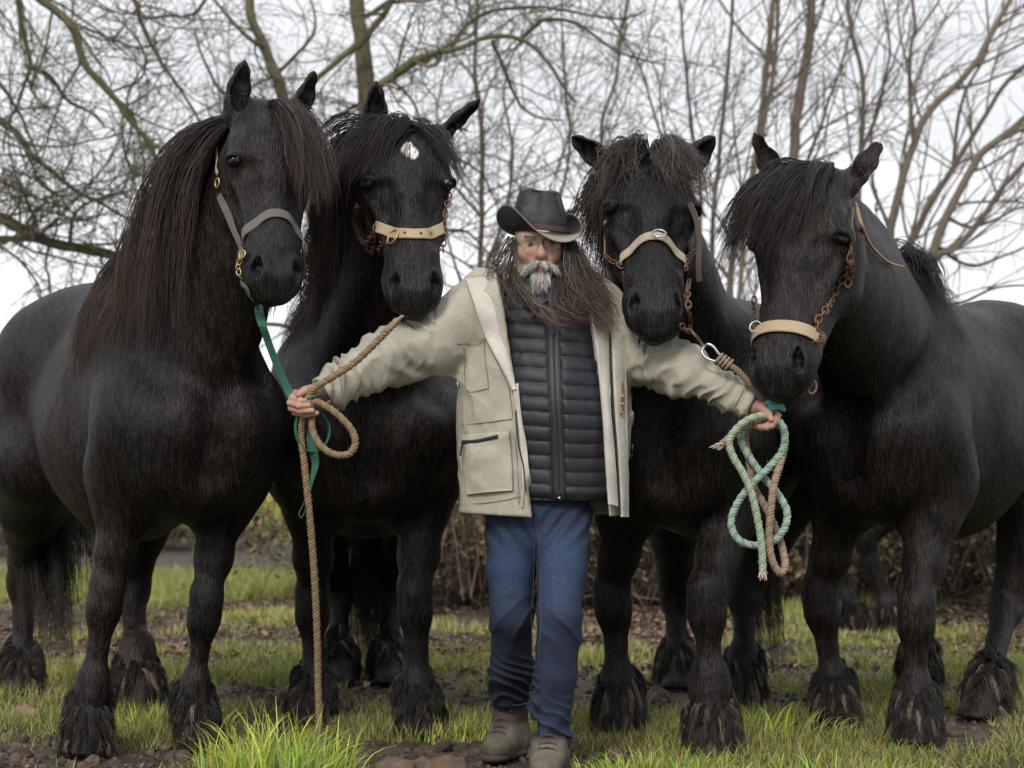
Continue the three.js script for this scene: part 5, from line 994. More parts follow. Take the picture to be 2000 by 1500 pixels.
{ // hemp rope of the horse with the star
  const chin = P(776, 626, 5.74), t = thing('lead_rope', 'tan hemp rope from the horse with the star, hanging down to the grass', 'rope', P(600, 785, 5.76)), T = new Tubes();
  const g = (x, z, y = 0.016) => [x, y, z], e = P(622, 1405, 5.98);
  rope(T, [chin, P(762, 640, 5.72), P(735, 668, 5.72), P(690, 710, 5.73), P(640, 742, 5.735), P(610, 762, 5.735), P(598, 790, 5.745), P(592, 815, 5.775), P(588, 845, 5.79), P(594, 900, 5.79), P(604, 1000, 5.81), P(613, 1110, 5.85), P(619, 1230, 5.9), P(621, 1330, 5.94), [e[0], 0.07, e[2] + 0.02], g(e[0] - 0.02, e[2] + 0.05), g(e[0] - 0.1, e[2] + 0.06), g(e[0] - 0.19, e[2] + 0.02)], 0.0118, tan(), { twist: 30, fuzz: 260 });
  part('rope', T.geo(), K.rope, t);
  const L = new Tubes(); rope(L, [P(606, 800, 5.745), P(612, 784, 5.74), P(634, 792, 5.74), P(662, 812, 5.74), P(688, 842, 5.74), P(694, 868, 5.74), P(682, 886, 5.74), P(655, 888, 5.745), P(628, 872, 5.75), P(612, 845, 5.76), P(608, 815, 5.77)], 0.0118, tan(), { twist: 30, fuzz: 200 }); part('rope_loop', L.geo(), K.rope, t);
  const N = new Tubes(); for (let i = 0; i < 5; i++) { const a = lerp(chin, P(745, 660, 5.72), i / 7), r = []; for (let j = 0; j <= 12; j++) { const q = j / 12 * 6.283; r.push(add(a, [Math.cos(q) * 0.0165, Math.cos(q) * 0.013 + (R0 => R0)(0), Math.sin(q) * 0.0165])); } N.add(r, [0.005, 0.005], 6, [0.25, 0.16, 0.09]); } part('knot', N.geo(), K.rope, t);
}
{ // coiled rope in the man's other hand
  const mint = (s) => { const k = s === 2 ? 0.65 : 1; return [[0.25 * k, 0.35 * k, 0.27 * k], [0.27 * k, 0.36 * k, 0.285 * k]]; }, dull = (s) => { const k = s === 1 ? 0.75 : 1; return [[0.30 * k, 0.33 * k, 0.22 * k], [0.27 * k, 0.34 * k, 0.25 * k]]; }, brown = (s) => { const k = s === 0 ? 0.75 : 1; return [[0.27 * k, 0.19 * k, 0.13 * k], [0.25 * k, 0.18 * k, 0.13 * k]]; };
  const t = thing('coiled_rope', 'pale green and brown rope hanging in loops from the hand by the far right horse', 'rope', P(1504, 815, 5.72));
  const seg = (pts, col, name, d = 5.72) => { const T = new Tubes(); rope(T, pts.map(([x, y, o]) => P(x, y, d + (o || 0))), 0.0125, col, { twist: 32, fuzz: 60 }); return part(name, T.geo(), K.rope, t); };
  seg([[1512, 822, 0.0], [1490, 812, -0.03], [1465, 818, -0.03], [1440, 836, -0.03], [1424, 862, -0.03], [1432, 892, -0.03], [1450, 922, -0.035], [1466, 958, -0.04], [1478, 1005, -0.04], [1487, 1060, -0.04], [1490, 1115, -0.04]], dull, 'rope_loop');
  seg([[1500, 818, 0.0], [1524, 826, -0.02], [1533, 850, -0.01], [1528, 880, 0], [1505, 910, 0], [1472, 942, 0.0], [1442, 980, 0.0], [1428, 1020, 0], [1440, 1052, 0], [1472, 1065, 0.0], [1508, 1058, 0], [1532, 1032, 0], [1537, 1000, 0.01], [1520, 966, 0.02], [1494, 935, 0.03], [1470, 902, 0.03], [1450, 868, 0.03], [1448, 845, 0.02], [1470, 826, 0.01], [1495, 822, 0.01]], mint, 'rope_loop');
  seg([[1508, 824, 0.02], [1528, 838, 0.02], [1532, 870, 0.02], [1524, 905, 0.0], [1512, 945, -0.03], [1505, 1000, -0.035], [1502, 1050, -0.03], [1508, 1094, -0.03], [1524, 1120, -0.02], [1533, 1108, -0.01], [1529, 1075, 0.03], [1514, 1030, 0.045], [1492, 985, 0.05], [1472, 950, 0.055], [1463, 900, 0.055], [1456, 848, 0.04], [1472, 828, 0.02]], brown, 'rope_loop');
  seg([[1470, 822, -0.005], [1445, 838, -0.02], [1424, 856, -0.025], [1408, 869, -0.025]], brown, 'rope_end');
  const F = new Tubes(), R = rng(9); for (const [c, d] of [[P(1490, 1116, 5.68), [0, -1, 0]], [P(1408, 869, 5.695), [-0.9, -0.4, 0]]]) for (let i = 0; i < 26; i++) { const a = add(c, [(R() - 0.5) * 0.02, (R() - 0.5) * 0.01, (R() - 0.5) * 0.02]); F.add([a, add(a, add(mul(d, 0.012 + R() * 0.01), [(R() - 0.5) * 0.016, (R() - 0.5) * 0.01, (R() - 0.5) * 0.016]))], [0.002, 0.0012], 4, [0.5, 0.4, 0.33]); } part('frayed_end', F.geo(), K.rope, t, null, 'stuff');
  const Kn = new Tubes(); for (const l of [[[1492, 790, 0.03], [1505, 788, -0.0], [1524, 796, -0.01], [1530, 800, 0.03]], [[1496, 800, 0.02], [1512, 796, -0.02], [1527, 789, 0.0], [1520, 785, 0.04]], [[1500, 786, 0.04], [1508, 796, -0.015], [1506, 806, 0.0], [1503, 815, 0.02]]]) Kn.add(sample(l.map(([x, y, o]) => P(x, y, 5.72 + o)), 14), [0.0095, 0.0085], 7, [0.1, 0.33, 0.27]); part('knot', Kn.geo(), K.rope, t);
}
{ // lead of the horse right of the man: hook, knot and rope behind the sleeve
  const a = onto(H3.F, 1342, 640, 0.012), t = thing('lead_rope', 'brown lead with a large wire snap hook above the outstretched sleeve', 'rope', P(1385, 685, 5.8)), c = [a, P(1355, 652, 5.78), P(1368, 668, 5.8), P(1376, 680, 5.8)];
  const T = new Tubes(); T.add(sample(c, 14), [0.005, 0.005], 6, [0.13, 0.08, 0.05]); part('cord', T.geo(), K.rope, t);
  const H = new Tubes(); H.add(sample([P(1376, 676, 5.8), P(1371, 686, 5.79), P(1378, 698, 5.785), P(1398, 706, 5.78), P(1416, 706, 5.78), P(1405, 692, 5.78), P(1392, 676, 5.785), P(1382, 672, 5.79), P(1376, 676, 5.8)], 36), [0.0042, 0.0042], 7, [0.9, 0.9, 0.85]); part('snap_hook', H.geo(), M.metal, t);
  const Rp = new Tubes(); rope(Rp, [P(1408, 698, 5.775), P(1425, 712, 5.76), P(1445, 728, 5.755), P(1465, 750, 5.75), P(1488, 778, 5.745), P(1500, 800, 5.745)], 0.0105, (s) => [[0.2, 0.14, 0.09], [0.18, 0.13, 0.09]], { twist: 28, fuzz: 60 }); part('rope', Rp.geo(), K.rope, t);
  const N = new Tubes(); for (let i = 0; i < 4; i++) { const q = lerp(P(1404, 700, 5.775), P(1424, 712, 5.765), i / 3), r = []; for (let j = 0; j <= 10; j++) { const w = j / 10 * 6.283; r.push(add(q, [Math.cos(w) * 0.011, Math.cos(w) * 0.013, Math.sin(w) * 0.014])); } N.add(r, [0.005, 0.005], 6, [0.22, 0.16, 0.11]); } part('knot', N.geo(), K.rope, t);
}

// ---------- ground ----------
const bump = (x, z) => fbm(x * 1.1 + 5, 2, z * 1.1, 3) * 0.035 + fbm(x * 7, 9, z * 7, 3) * 0.022 * sstep(40, 12, -z);
const footing = [[-1.41, -6.25], [-1.05, -6.35], [-2.0, -7.8], [-1.43, -7.3], [-0.74, -6.95], [-0.32, -6.65], [-0.74, -8.1], [-0.5, -8.1], [0.38, -6.7], [0.65, -6.2], [0.7, -7.95], [0.9, -7.35], [1.18, -6.85], [1.38, -6.45], [1.66, -7.7], [1.75, -7.08], [0.0, -6.05], [0.11, -5.8]];
function groundY(x, z) { let h = bump(x, z); let k = 1; for (const f of footing) k = Math.min(k, sstep(0.08, 0.35, Math.hypot(x - f[0], z - f[1]))); return h * k - 0.004; }
// how green a place is, 0 bare mud .. 1 grass
function green(x, z) {
  const d = -z, n = fbm(x * 1.3 + 3, 1, z * 1.3, 4), n2 = fbm(x * 5, 4, z * 5 + 8, 3);
  let g = 0.58 + n * 1.6 + n2 * 0.75;
  g -= 1.1 * Math.exp(-(((x + 0.28) / 0.38) ** 2 + ((d - 6.0) / 0.35) ** 2));      // trodden mud between the rope and the boots
  g -= 0.5 * Math.exp(-(((x + 0.7) / 0.5) ** 2 + ((d - 7.6) / 0.6) ** 2));
  const litter = sstep(8.8, 10.4, d + n * 3.2) * (x > -0.6 ? 1 : sstep(13.2, 12.2, d + n));
  g = mix(g, -0.12 + n * 1.6 + n2 * 0.6, litter);
  if (x <= -0.3) { g = mix(g, 1.0, sstep(12.4, 13.0, d + n) * sstep(15.4, 14.6, d)); g = mix(g, 0.1 + n, sstep(14.8, 15.6, d) * sstep(22, 20, d)); g = mix(g, 1, sstep(20.5, 23, d)); }
  return Math.max(0, Math.min(1, g));
}
{
  const pos = [], col = [], uv = [], idx = [], NR = 430, NC = 300; let z = 5; const zs = [];
  for (let i = 0; i <= NR; i++) zs.push(i < 30 ? 5 - i * 0.25 : i < 330 ? -2.5 - (i - 30) * 0.042 : -15.1 - Math.pow((i - 330) / 100, 3) * 620);
  zs.forEach((zz) => { const half = 5.5 + Math.max(0, -zz) * 0.62; for (let j = 0; j <= NC; j++) {
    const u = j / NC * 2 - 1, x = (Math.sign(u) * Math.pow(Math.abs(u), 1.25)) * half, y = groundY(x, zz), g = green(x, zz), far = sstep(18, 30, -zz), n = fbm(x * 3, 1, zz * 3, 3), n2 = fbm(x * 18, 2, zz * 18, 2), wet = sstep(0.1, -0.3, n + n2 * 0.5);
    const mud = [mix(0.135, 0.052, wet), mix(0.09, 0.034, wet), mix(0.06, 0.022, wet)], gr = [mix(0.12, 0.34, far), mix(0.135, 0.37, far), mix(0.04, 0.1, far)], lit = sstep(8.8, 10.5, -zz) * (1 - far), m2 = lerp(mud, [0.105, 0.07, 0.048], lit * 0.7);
    const c = lerp(m2, gr, g); const k = 1 + n2 * 0.35; pos.push(x, y, zz); col.push(c[0] * k, c[1] * k, c[2] * k); uv.push(x, zz);
  } });
  for (let i = 0; i < NR; i++) for (let j = 0; j < NC; j++) { const a = i * (NC + 1) + j, b = a + 1, c = a + NC + 1, d = c + 1; idx.push(a, b, c, b, d, c); }
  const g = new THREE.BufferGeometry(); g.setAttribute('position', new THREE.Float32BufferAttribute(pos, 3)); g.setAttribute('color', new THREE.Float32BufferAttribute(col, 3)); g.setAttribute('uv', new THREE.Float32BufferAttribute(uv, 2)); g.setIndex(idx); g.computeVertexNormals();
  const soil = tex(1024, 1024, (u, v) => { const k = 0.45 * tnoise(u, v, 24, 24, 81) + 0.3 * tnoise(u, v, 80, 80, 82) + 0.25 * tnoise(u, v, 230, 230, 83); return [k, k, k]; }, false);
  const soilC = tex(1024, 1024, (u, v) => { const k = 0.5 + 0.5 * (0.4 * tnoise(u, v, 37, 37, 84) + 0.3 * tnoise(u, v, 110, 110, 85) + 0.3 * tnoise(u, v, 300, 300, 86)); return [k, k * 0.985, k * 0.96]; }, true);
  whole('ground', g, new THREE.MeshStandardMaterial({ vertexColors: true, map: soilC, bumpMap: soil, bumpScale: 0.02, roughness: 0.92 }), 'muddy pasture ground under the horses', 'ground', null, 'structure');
}
// ---------- grass, litter, clods ----------
const bladeGeo = (() => { // one bent blade of unit height
  const p = [], i = [], n = 4; for (let k = 0; k <= n; k++) { const t = k / n, w = 0.5 * (1 - t * t * 0.95), b = 0.35 * t * t; p.push(-w, t, b, w, t, b); } for (let k = 0; k < n; k++) { const a = k * 2; i.push(a, a + 1, a + 2, a + 1, a + 3, a + 2); }
  const g = new THREE.BufferGeometry(); g.setAttribute('position', new THREE.Float32BufferAttribute(p, 3)); g.setIndex(i); g.computeVertexNormals(); return g; })();
const grassMat = new THREE.MeshPhysicalMaterial({ color: 0xffffff, roughness: 0.7, transmission: 0.25, thickness: 0, side: THREE.DoubleSide, specularIntensity: 0.4 });
function scatter(name, geo, mat, label, category, items, color) {
  const m = new THREE.InstancedMesh(geo, mat, items.length), M4 = new THREE.Matrix4(), q = new THREE.Quaternion(), e = new THREE.Euler(), c = new THREE.Color();
  items.forEach((it, i) => { e.set(...it.r, 'YXZ'); q.setFromEuler(e); M4.compose(new THREE.Vector3(...it.p), q, new THREE.Vector3(...it.s)); m.setMatrixAt(i, M4); c.setRGB(...it.c); m.setColorAt(i, c); });
  m.name = numbered(name); m.castShadow = m.receiveShadow = true; scene.add(m); return tag(m, label, category, null, 'stuff');
}
const grassCol = (R, dry) => { const k = 0.8 + R() * 0.8; return R() < dry ? [0.26 * k, 0.21 * k, 0.11 * k] : [mix(0.12, 0.25, R()) * k, mix(0.155, 0.255, R()) * k, mix(0.032, 0.065, R()) * k]; };
{
  const R = rng(301), it = [];
  for (let tries = 0; tries < 620000 && it.length < 175000; tries++) {
    const d = 4.7 + Math.pow(R(), 1.2) * 10, x = (R() * 2 - 1) * (0.31 * d + 0.7), z = -d, g = green(x, z); if (R() > Math.pow(g, 1.6) * 1.05) continue;
    const cl = fbm(x * 4 + 9, 3, z * 4, 2), h = (0.03 + 0.006 * Math.max(0, d - 6.5) + 0.055 * R() * R() + Math.max(0, cl) * 0.07) * (0.7 + 0.5 * g), w = 0.0022 + R() * 0.0022 + d * 0.00012;
    let near = 9; for (const f of footing) near = Math.min(near, Math.hypot(x - f[0], z - f[1])); if (near < 0.07) continue;
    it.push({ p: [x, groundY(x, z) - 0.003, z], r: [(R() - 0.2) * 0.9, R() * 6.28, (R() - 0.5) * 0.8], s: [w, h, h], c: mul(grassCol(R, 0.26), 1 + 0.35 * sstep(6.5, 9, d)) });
  }
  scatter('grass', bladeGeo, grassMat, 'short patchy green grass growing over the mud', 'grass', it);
  const far = []; // strip of taller grass beyond the mud on the left, and the field's near part
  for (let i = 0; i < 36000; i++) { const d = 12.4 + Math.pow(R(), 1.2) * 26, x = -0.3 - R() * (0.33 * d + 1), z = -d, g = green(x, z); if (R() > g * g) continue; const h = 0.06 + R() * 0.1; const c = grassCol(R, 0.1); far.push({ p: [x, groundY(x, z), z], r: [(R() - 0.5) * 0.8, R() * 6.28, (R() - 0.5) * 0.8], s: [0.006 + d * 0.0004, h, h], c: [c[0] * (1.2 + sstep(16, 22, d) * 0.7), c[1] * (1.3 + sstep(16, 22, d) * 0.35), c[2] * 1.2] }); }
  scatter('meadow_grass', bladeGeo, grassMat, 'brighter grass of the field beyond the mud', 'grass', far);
}
function tuft(label, px, py, d, spread, n, h0, h1, seed) {
  const R = rng(seed), c = P(px, py, d), T = new Tubes(), pos = [], nor = [], col = [], idx = [];
  const t = thing('grass_tuft', label, 'grass tuft', [c[0], 0, c[2]]);
  for (let i = 0; i < n; i++) {
    const a = R() * 6.283, q = Math.sqrt(R()), x = c[0] + Math.cos(a) * q * spread, z = c[2] + Math.sin(a) * q * spread * 0.6, h = mix(h0, h1, R() ** 1.5) * (1.1 - 0.5 * q), lean = [(x - c[0]) / spread * 0.5 + (R() - 0.4) * 0.9, 0, (R() - 0.4) * 0.8], w = 0.0026 + R() * 0.003, kc = grassCol(R, 0.08), k = [kc[0] * 1.7, kc[1] * 1.85, kc[2] * 1.5], sd = norm([Math.cos(a * 7), 0, Math.sin(a * 7)]), b0 = pos.length / 3, S = 6;
    for (let s = 0; s <= S; s++) { const f = s / S, droop = f * f * f * h * 0.5 * Math.hypot(lean[0], lean[2]), p = [x + lean[0] * h * f * f, groundY(x, z) + h * f - droop, z + lean[2] * h * f * f], ww = w * (1 - f * 0.92); for (const e of [-1, 1]) { pos.push(...mad(p, sd, e * ww)); col.push(k[0] * (0.75 + 0.5 * f), k[1] * (0.8 + 0.45 * f), k[2]); } }
    for (let s = 0; s < S; s++) { const o = b0 + s * 2; idx.push(o, o + 1, o + 2, o + 1, o + 3, o + 2); }
  }
  const g = new THREE.BufferGeometry(); g.setAttribute('position', new THREE.Float32BufferAttribute(pos, 3)); g.setAttribute('color', new THREE.Float32BufferAttribute(col, 3)); g.setIndex(idx); g.computeVertexNormals();
  const m = grassMat.clone(); m.vertexColors = true; part('blades', g, m, t, null, 'stuff');
}
tuft('tall bright grass tuft in front of the dangling rope end', 545, 1490, 5.8, 0.25, 1000, 0.06, 0.30, 401);
tuft('grass tuft at the bottom edge under the far right horse', 1650, 1490, 5.75, 0.4, 420, 0.05, 0.12, 402);
tuft('grass tuft beside the muddy hoof right of the man', 1300, 1480, 5.85, 0.3, 420, 0.05, 0.13, 403);
tuft('grass tuft by the far right hind hoof', 1520, 1390, 6.75, 0.25, 260, 0.06, 0.16, 404);
tuft('low grass tuft behind the resting hind hoof on the left', 330, 1370, 6.9, 0.25, 220, 0.06, 0.15, 405);
tuft('grass tuft left of the boots', 880, 1400, 6.6, 0.25, 260, 0.05, 0.12, 406);
const clodGeos = [1, 2].map((s) => { const g = new THREE.IcosahedronGeometry(1, 1), p = g.attributes.position; for (let i = 0; i < p.count; i++) { const x = p.getX(i), y = p.getY(i), z = p.getZ(i), k = 1 + fbm(x * 1.6 + s * 9, y * 1.6, z * 1.6, 3) * 0.7; p.setXYZ(i, x * k, y * k * 0.7, z * k); } g.computeVertexNormals(); return g; });
const clodMat = new THREE.MeshStandardMaterial({ color: 0xffffff, roughness: 0.9 });
{
  const R = rng(302);
  for (const [gi, g] of clodGeos.entries()) { const it = []; for (let t = 0; t < 40000 && it.length < 5200; t++) { const d = 4.8 + Math.pow(R(), 1.3) * 9, x = (R() * 2 - 1) * (0.3 * d + 0.6), gr = green(x, -d); if (R() < gr * 1.3) continue; const s = 0.006 + R() * R() * R() * 0.04, k = 0.5 + R() * 0.9; it.push({ p: [x, groundY(x, -d) + s * 0.2, -d], r: [R() * 6, R() * 6, R() * 6], s: [s, s, s], c: [0.068 * k, 0.047 * k, 0.032 * k] }); } scatter('mud_clods', g, clodMat, gi ? 'coarser crumbs of trodden mud' : 'crumbs and clods of trodden mud', 'mud', it); }
  const lg = (() => { const p = [], i = [], n = 3; for (let a = 0; a <= n; a++) for (let b = 0; b <= 2; b++) { const u = a / n, v = b / 2 - 0.5, w = Math.sin(Math.PI * Math.min(1, u * 0.9 + 0.08)); p.push(v * w * 0.62, 0.12 * Math.sin(u * 3) + v * v * 0.6, u - 0.5); } for (let a = 0; a < n; a++) for (let b = 0; b < 2; b++) { const o = a * 3 + b; i.push(o, o + 1, o + 3, o + 1, o + 4, o + 3); } const g = new THREE.BufferGeometry(); g.setAttribute('position', new THREE.Float32BufferAttribute(p, 3)); g.setIndex(i); g.computeVertexNormals(); return g; })();
  const it = []; for (let t = 0; t < 120000 && it.length < 30000; t++) { const d = 5.2 + Math.pow(R(), 0.7) * 9.5, x = (R() * 2 - 1) * (0.31 * d + 0.8), gr = green(x, -d), dens = (d > 8.6 ? 0.9 : 0.05) * (1 - gr * 0.9) * (d > 13.5 && x < -0.5 ? 0.15 : 1) * sstep(-0.3, 0.2, fbm(x * 2.2, 7, d * 2.2, 3)); if (R() > dens) continue; const s = 0.014 + R() * R() * 0.045, k = 0.45 + R() * 0.9, w = R() * R(); it.push({ p: [x, groundY(x, -d) + 0.006 + R() * 0.012, -d], r: [(R() - 0.5) * 1.1, R() * 6.28, (R() - 0.5) * 1.1], s: [s, s, s], c: [mix(0.15, 0.3, w) * k, mix(0.088, 0.2, w) * k, mix(0.056, 0.125, w) * k] }); }
  scatter('leaf_litter', lg, new THREE.MeshStandardMaterial({ color: 0xffffff, roughness: 0.85, side: THREE.DoubleSide }), 'fallen brown leaves under the hedge and trees', 'leaves', it);
}
{ // dung heap and stones
  const R = rng(303), lump = (name, label, cat, list, col) => { const c0 = list[0], t = thing(name, label, cat, [c0[0], 0, c0[2]]); const F = new Field(); for (const [x, y, z, r] of list) F.ball([x, y, z], r, { k: 0.03 }); F.post = (d, x, y, z) => d - fbm(x * 22, y * 22, z * 22, 4) * 0.022; const lo = [0, 1, 2].map((i) => Math.min(...list.map((l) => l[i] - l[3])) - 0.04), hi = [0, 1, 2].map((i) => Math.max(...list.map((l) => l[i] + l[3])) + 0.04); part('lump', meshField(F, lo, hi, 0.009, { uvScale: 0.2, slack: 2, color: (x, y, z) => { const k = 1 + fbm(x * 30, y * 30, z * 30, 3) * 0.9; return col.map((v) => v * k); } }), new THREE.MeshStandardMaterial({ vertexColors: true, map: clothTint, roughness: 0.95 }), t); return t; };
  const l = []; for (let i = 0; i < 16; i++) { const p = P(740 + R() * 150, 1480, 5.55 + R() * 0.2); l.push([p[0], 0.01 + R() * 0.03, p[2], 0.025 + R() * 0.03]); } lump('dung_heap', 'reddish brown dung heap at the bottom edge left of the boots', 'dung', l, [0.11, 0.07, 0.046]);
  const b = P(50, 1395, 7.1); lump('stone', 'small brown stone in the grass at the far left', 'stone', [[b[0], 0.012, b[2], 0.034], [b[0] + 0.04, 0.012, b[2] + 0.01, 0.026]], [0.22, 0.155, 0.105]);
}
// ---------- trees ----------
const barkB = tex(256, 512, (u, v) => { const k = 0.6 * tnoise(u + (tnoise(u, v, 5, 9, 91) - 0.5) * 0.2, v, 18, 10, 92) + 0.4 * tnoise(u, v, 60, 60, 93); return [k, k, k]; }, false, 1);
const barkMat = new THREE.MeshStandardMaterial({ vertexColors: true, bumpMap: barkB, bumpScale: 0.012, roughness: 0.95 });
const twigMat = new THREE.MeshStandardMaterial({ vertexColors: true, roughness: 0.95 });
const mossy = (R) => { const m = R(), k = 0.75 + R() * 0.7; return [mix(0.082, 0.098, m) * k, mix(0.067, 0.092, m) * k, mix(0.05, 0.034, m) * k]; };
const hazel = (R) => { const k = 0.65 + R() * 0.6; return [0.155 * k, 0.125 * k, 0.093 * k]; };
function twigFrom(T, R, p, dir, L, r, lvl, st) {
  const n = lvl === 0 ? 11 : lvl === 1 ? 7 : 5, pts = [p]; let d = norm(dir), q = p; const wob = st.wob * (lvl === 0 ? 0.8 : 1.15), bend = [(R() - 0.5) * wob * 0.6, (R() - 0.5) * wob * 0.6, (R() - 0.5) * wob * 0.6];
  for (let i = 0; i < n; i++) { d = norm(add(add(d, bend), [(R() - 0.5) * wob + (st.lean || 0), (R() - 0.5) * wob + st.up * 0.12, (R() - 0.5) * wob])); q = mad(q, d, L / n); pts.push(q); }
  const c = st.col(R); T.add(pts, [r, Math.max(0.0016, r * 0.42)], lvl === 0 ? 4 : 3, c, c);
  if (lvl < 2) { const kids = lvl === 0 ? Math.round(L * st.k1) : Math.round(L * st.k2); for (let k = 0; k < kids; k++) { const f = 0.15 + 0.85 * R(), g = f * n, i = Math.min(n - 1, Math.floor(g)), b = lerp(pts[i], pts[i + 1], g - i), t = norm(sub(pts[i + 1], pts[i])), o = norm([R() - 0.5, (R() - 0.5) + st.up * 0.25, (R() - 0.5)]); twigFrom(T, R, b, add(mul(t, 0.75), mul(o, st.spread)), L * (0.22 + R() * 0.3) * (1.15 - f * 0.4), Math.max(0.0022, r * 0.5), lvl + 1, st); } }
}
function tree(name, label, base, limbs, st, seed) {
  const R = rng(seed), t = thing(name, label, 'tree', base, st.group), T = new Tubes();
  limbs.forEach((l, li) => {
    const pts3 = l.p.map(([x, y, dd]) => Array.isArray(l.w) ? [x, y, dd] : P(x, y, l.d + (dd || 0))), line = sample(pts3, Math.max(14, pts3.length * 6)), B = new Tubes(), c = st.col(R), rs = st.thin || 1, r0 = l.r[0] * rs * l.d / FPX, r1 = l.r[1] * rs * l.d / FPX;
    const wig = line.map((p, i) => { const k = st.wig ?? 0.03; return [p[0] + fbm(p[0] * 3 + seed, p[1] * 3, li, 3) * k, p[1] + fbm(p[0] * 3, p[1] * 3 + seed, li + 9, 3) * k, p[2]]; });
    B.add(wig, (f) => mix(r0, r1, f) * (1 + 0.12 * fbm(f * 30, li, seed, 2)), 8, c, st.col(R), true); part(l.trunk ? 'trunk' : 'branch', B.geo(), barkMat, t);
    const LL = spline(wig).getLength(), n = Math.round(LL * (l.k ?? st.k0));
    for (let k = 0; k < n; k++) { const f = mix(l.t0 ?? 0.0, 1, R()), g = f * (wig.length - 1), i = Math.min(wig.length - 2, Math.floor(g)), b = lerp(wig[i], wig[i + 1], g - i), tg = norm(sub(wig[i + 1], wig[i])), o = norm([R() - 0.5, R() - 0.5 + st.up * 0.2, (R() - 0.5) * 0.9]); if (b[1] < (st.minY ?? 1.5)) continue; twigFrom(T, R, b, add(mul(tg, st.along * (l.rev ? -1 : 1)), mul(o, 1)), (st.L0 + R() * st.L1), Math.max(0.0035, Math.min(0.010, mix(r0, r1, f) * 0.42)), 0, st); }
  });
  part('twigs', T.geo(), twigMat, t, null, 'stuff'); return T.tris;
}
const oak = { col: mossy, wob: 0.7, up: 0.05, k0: 9, k1: 8.5, k2: 8, spread: 0.95, along: 0.5, L0: 0.45, L1: 0.9, wig: 0.05, thin: 0.88 };
const gnd = (px, d) => { const p = P(px, 900, d); return [p[0], 0, p[2]]; };
const rootAt = (px, d) => [px, HOR + FPX * 1.03 / d];
tree('gnarled_tree', 'crooked mossy tree at the far left, twisting limbs over the horse', gnd(-230, 12.3), [
  { d: 12.3, r: [46, 20], trunk: 1, p: [rootAt(-230, 12.3), [-215, 800], [-225, 500], [-190, 200], [-170, -100], [-200, -400]], k: 0 },
  { d: 12.2, r: [12, 4], p: [[-180, 120], [-90, 10], [0, -40], [110, 20], [150, 70], [165, 120], [200, 160], [240, 210], [256, 235], [280, 265], [300, 310], [312, 345], [330, 380]] },
  { d: 12.0, r: [9, 2], p: [[-60, -120], [20, -60], [35, 0], [36, 60], [55, 130], [42, 180], [14, 240], [5, 290]] },
  { d: 12.4, r: [6, 2], p: [[55, 130], [105, 150], [132, 190], [180, 215], [205, 250]] },
  { d: 11.9, r: [10, 3], p: [[-210, 300], [-100, 250], [0, 240], [40, 275], [65, 310], [110, 342], [150, 376], [200, 400], [260, 430]] },
  { d: 12.1, r: [14, 9], p: [[-215, 420], [-100, 400], [0, 425], [50, 455], [100, 475], [160, 482], [220, 495], [290, 520], [380, 540]] },
  { d: 12.1, r: [9, 6], p: [[-215, 500], [-100, 480], [0, 470], [60, 470], [110, 478]] },
  { d: 12.0, r: [5, 2], p: [[146, 478], [150, 430], [180, 400], [232, 385], [295, 378]] },
  { d: 12.5, r: [7, 2], p: [[230, -60], [262, 0], [280, 50], [310, 110], [345, 160], [380, 220], [400, 290]] },
  { d: 12.7, r: [5, 2], p: [[420, -20], [382, 30], [300, 35], [230, 10]] },
  { d: 11.8, r: [6, 2], p: [[-200, -20], [-60, 120], [20, 190], [60, 260], [90, 330]] },
  { d: 12.6, r: [5, 2], p: [[-200, 230], [-40, 330], [40, 380], [120, 400], [170, 440]] },
], oak, 501);
tree('leaning_tree', 'leaning mossy tree trunk rising behind the two left horses', gnd(775, 12.9), [
  { d: 12.9, r: [21, 9], trunk: 1, p: [rootAt(775, 12.9), [720, 760], [648, 515], [620, 430], [598, 365], [574, 280], [548, 180], [530, 130], [510, 70], [490, 0], [470, -90]], k: 1.2 },
  { d: 12.6, r: [6, 2], p: [[520, 100], [480, 70], [440, 20], [390, -30]] }, { d: 12.6, r: [6, 2], p: [[560, 240], [500, 200], [440, 180], [400, 120], [380, 60]] }, { d: 13.2, r: [5, 2], p: [[540, 150], [580, 110], [610, 60], [600, -10]] },
  { d: 12.5, r: [6, 2], p: [[590, 330], [540, 330], [470, 300], [400, 310], [340, 280]] }, { d: 12.6, r: [7, 3], p: [[655, 540], [590, 500], [560, 470], [500, 420], [430, 400]] }, { d: 12.7, r: [6, 3], p: [[690, 660], [620, 650], [560, 640], [480, 620], [420, 560]] },
], oak, 502);
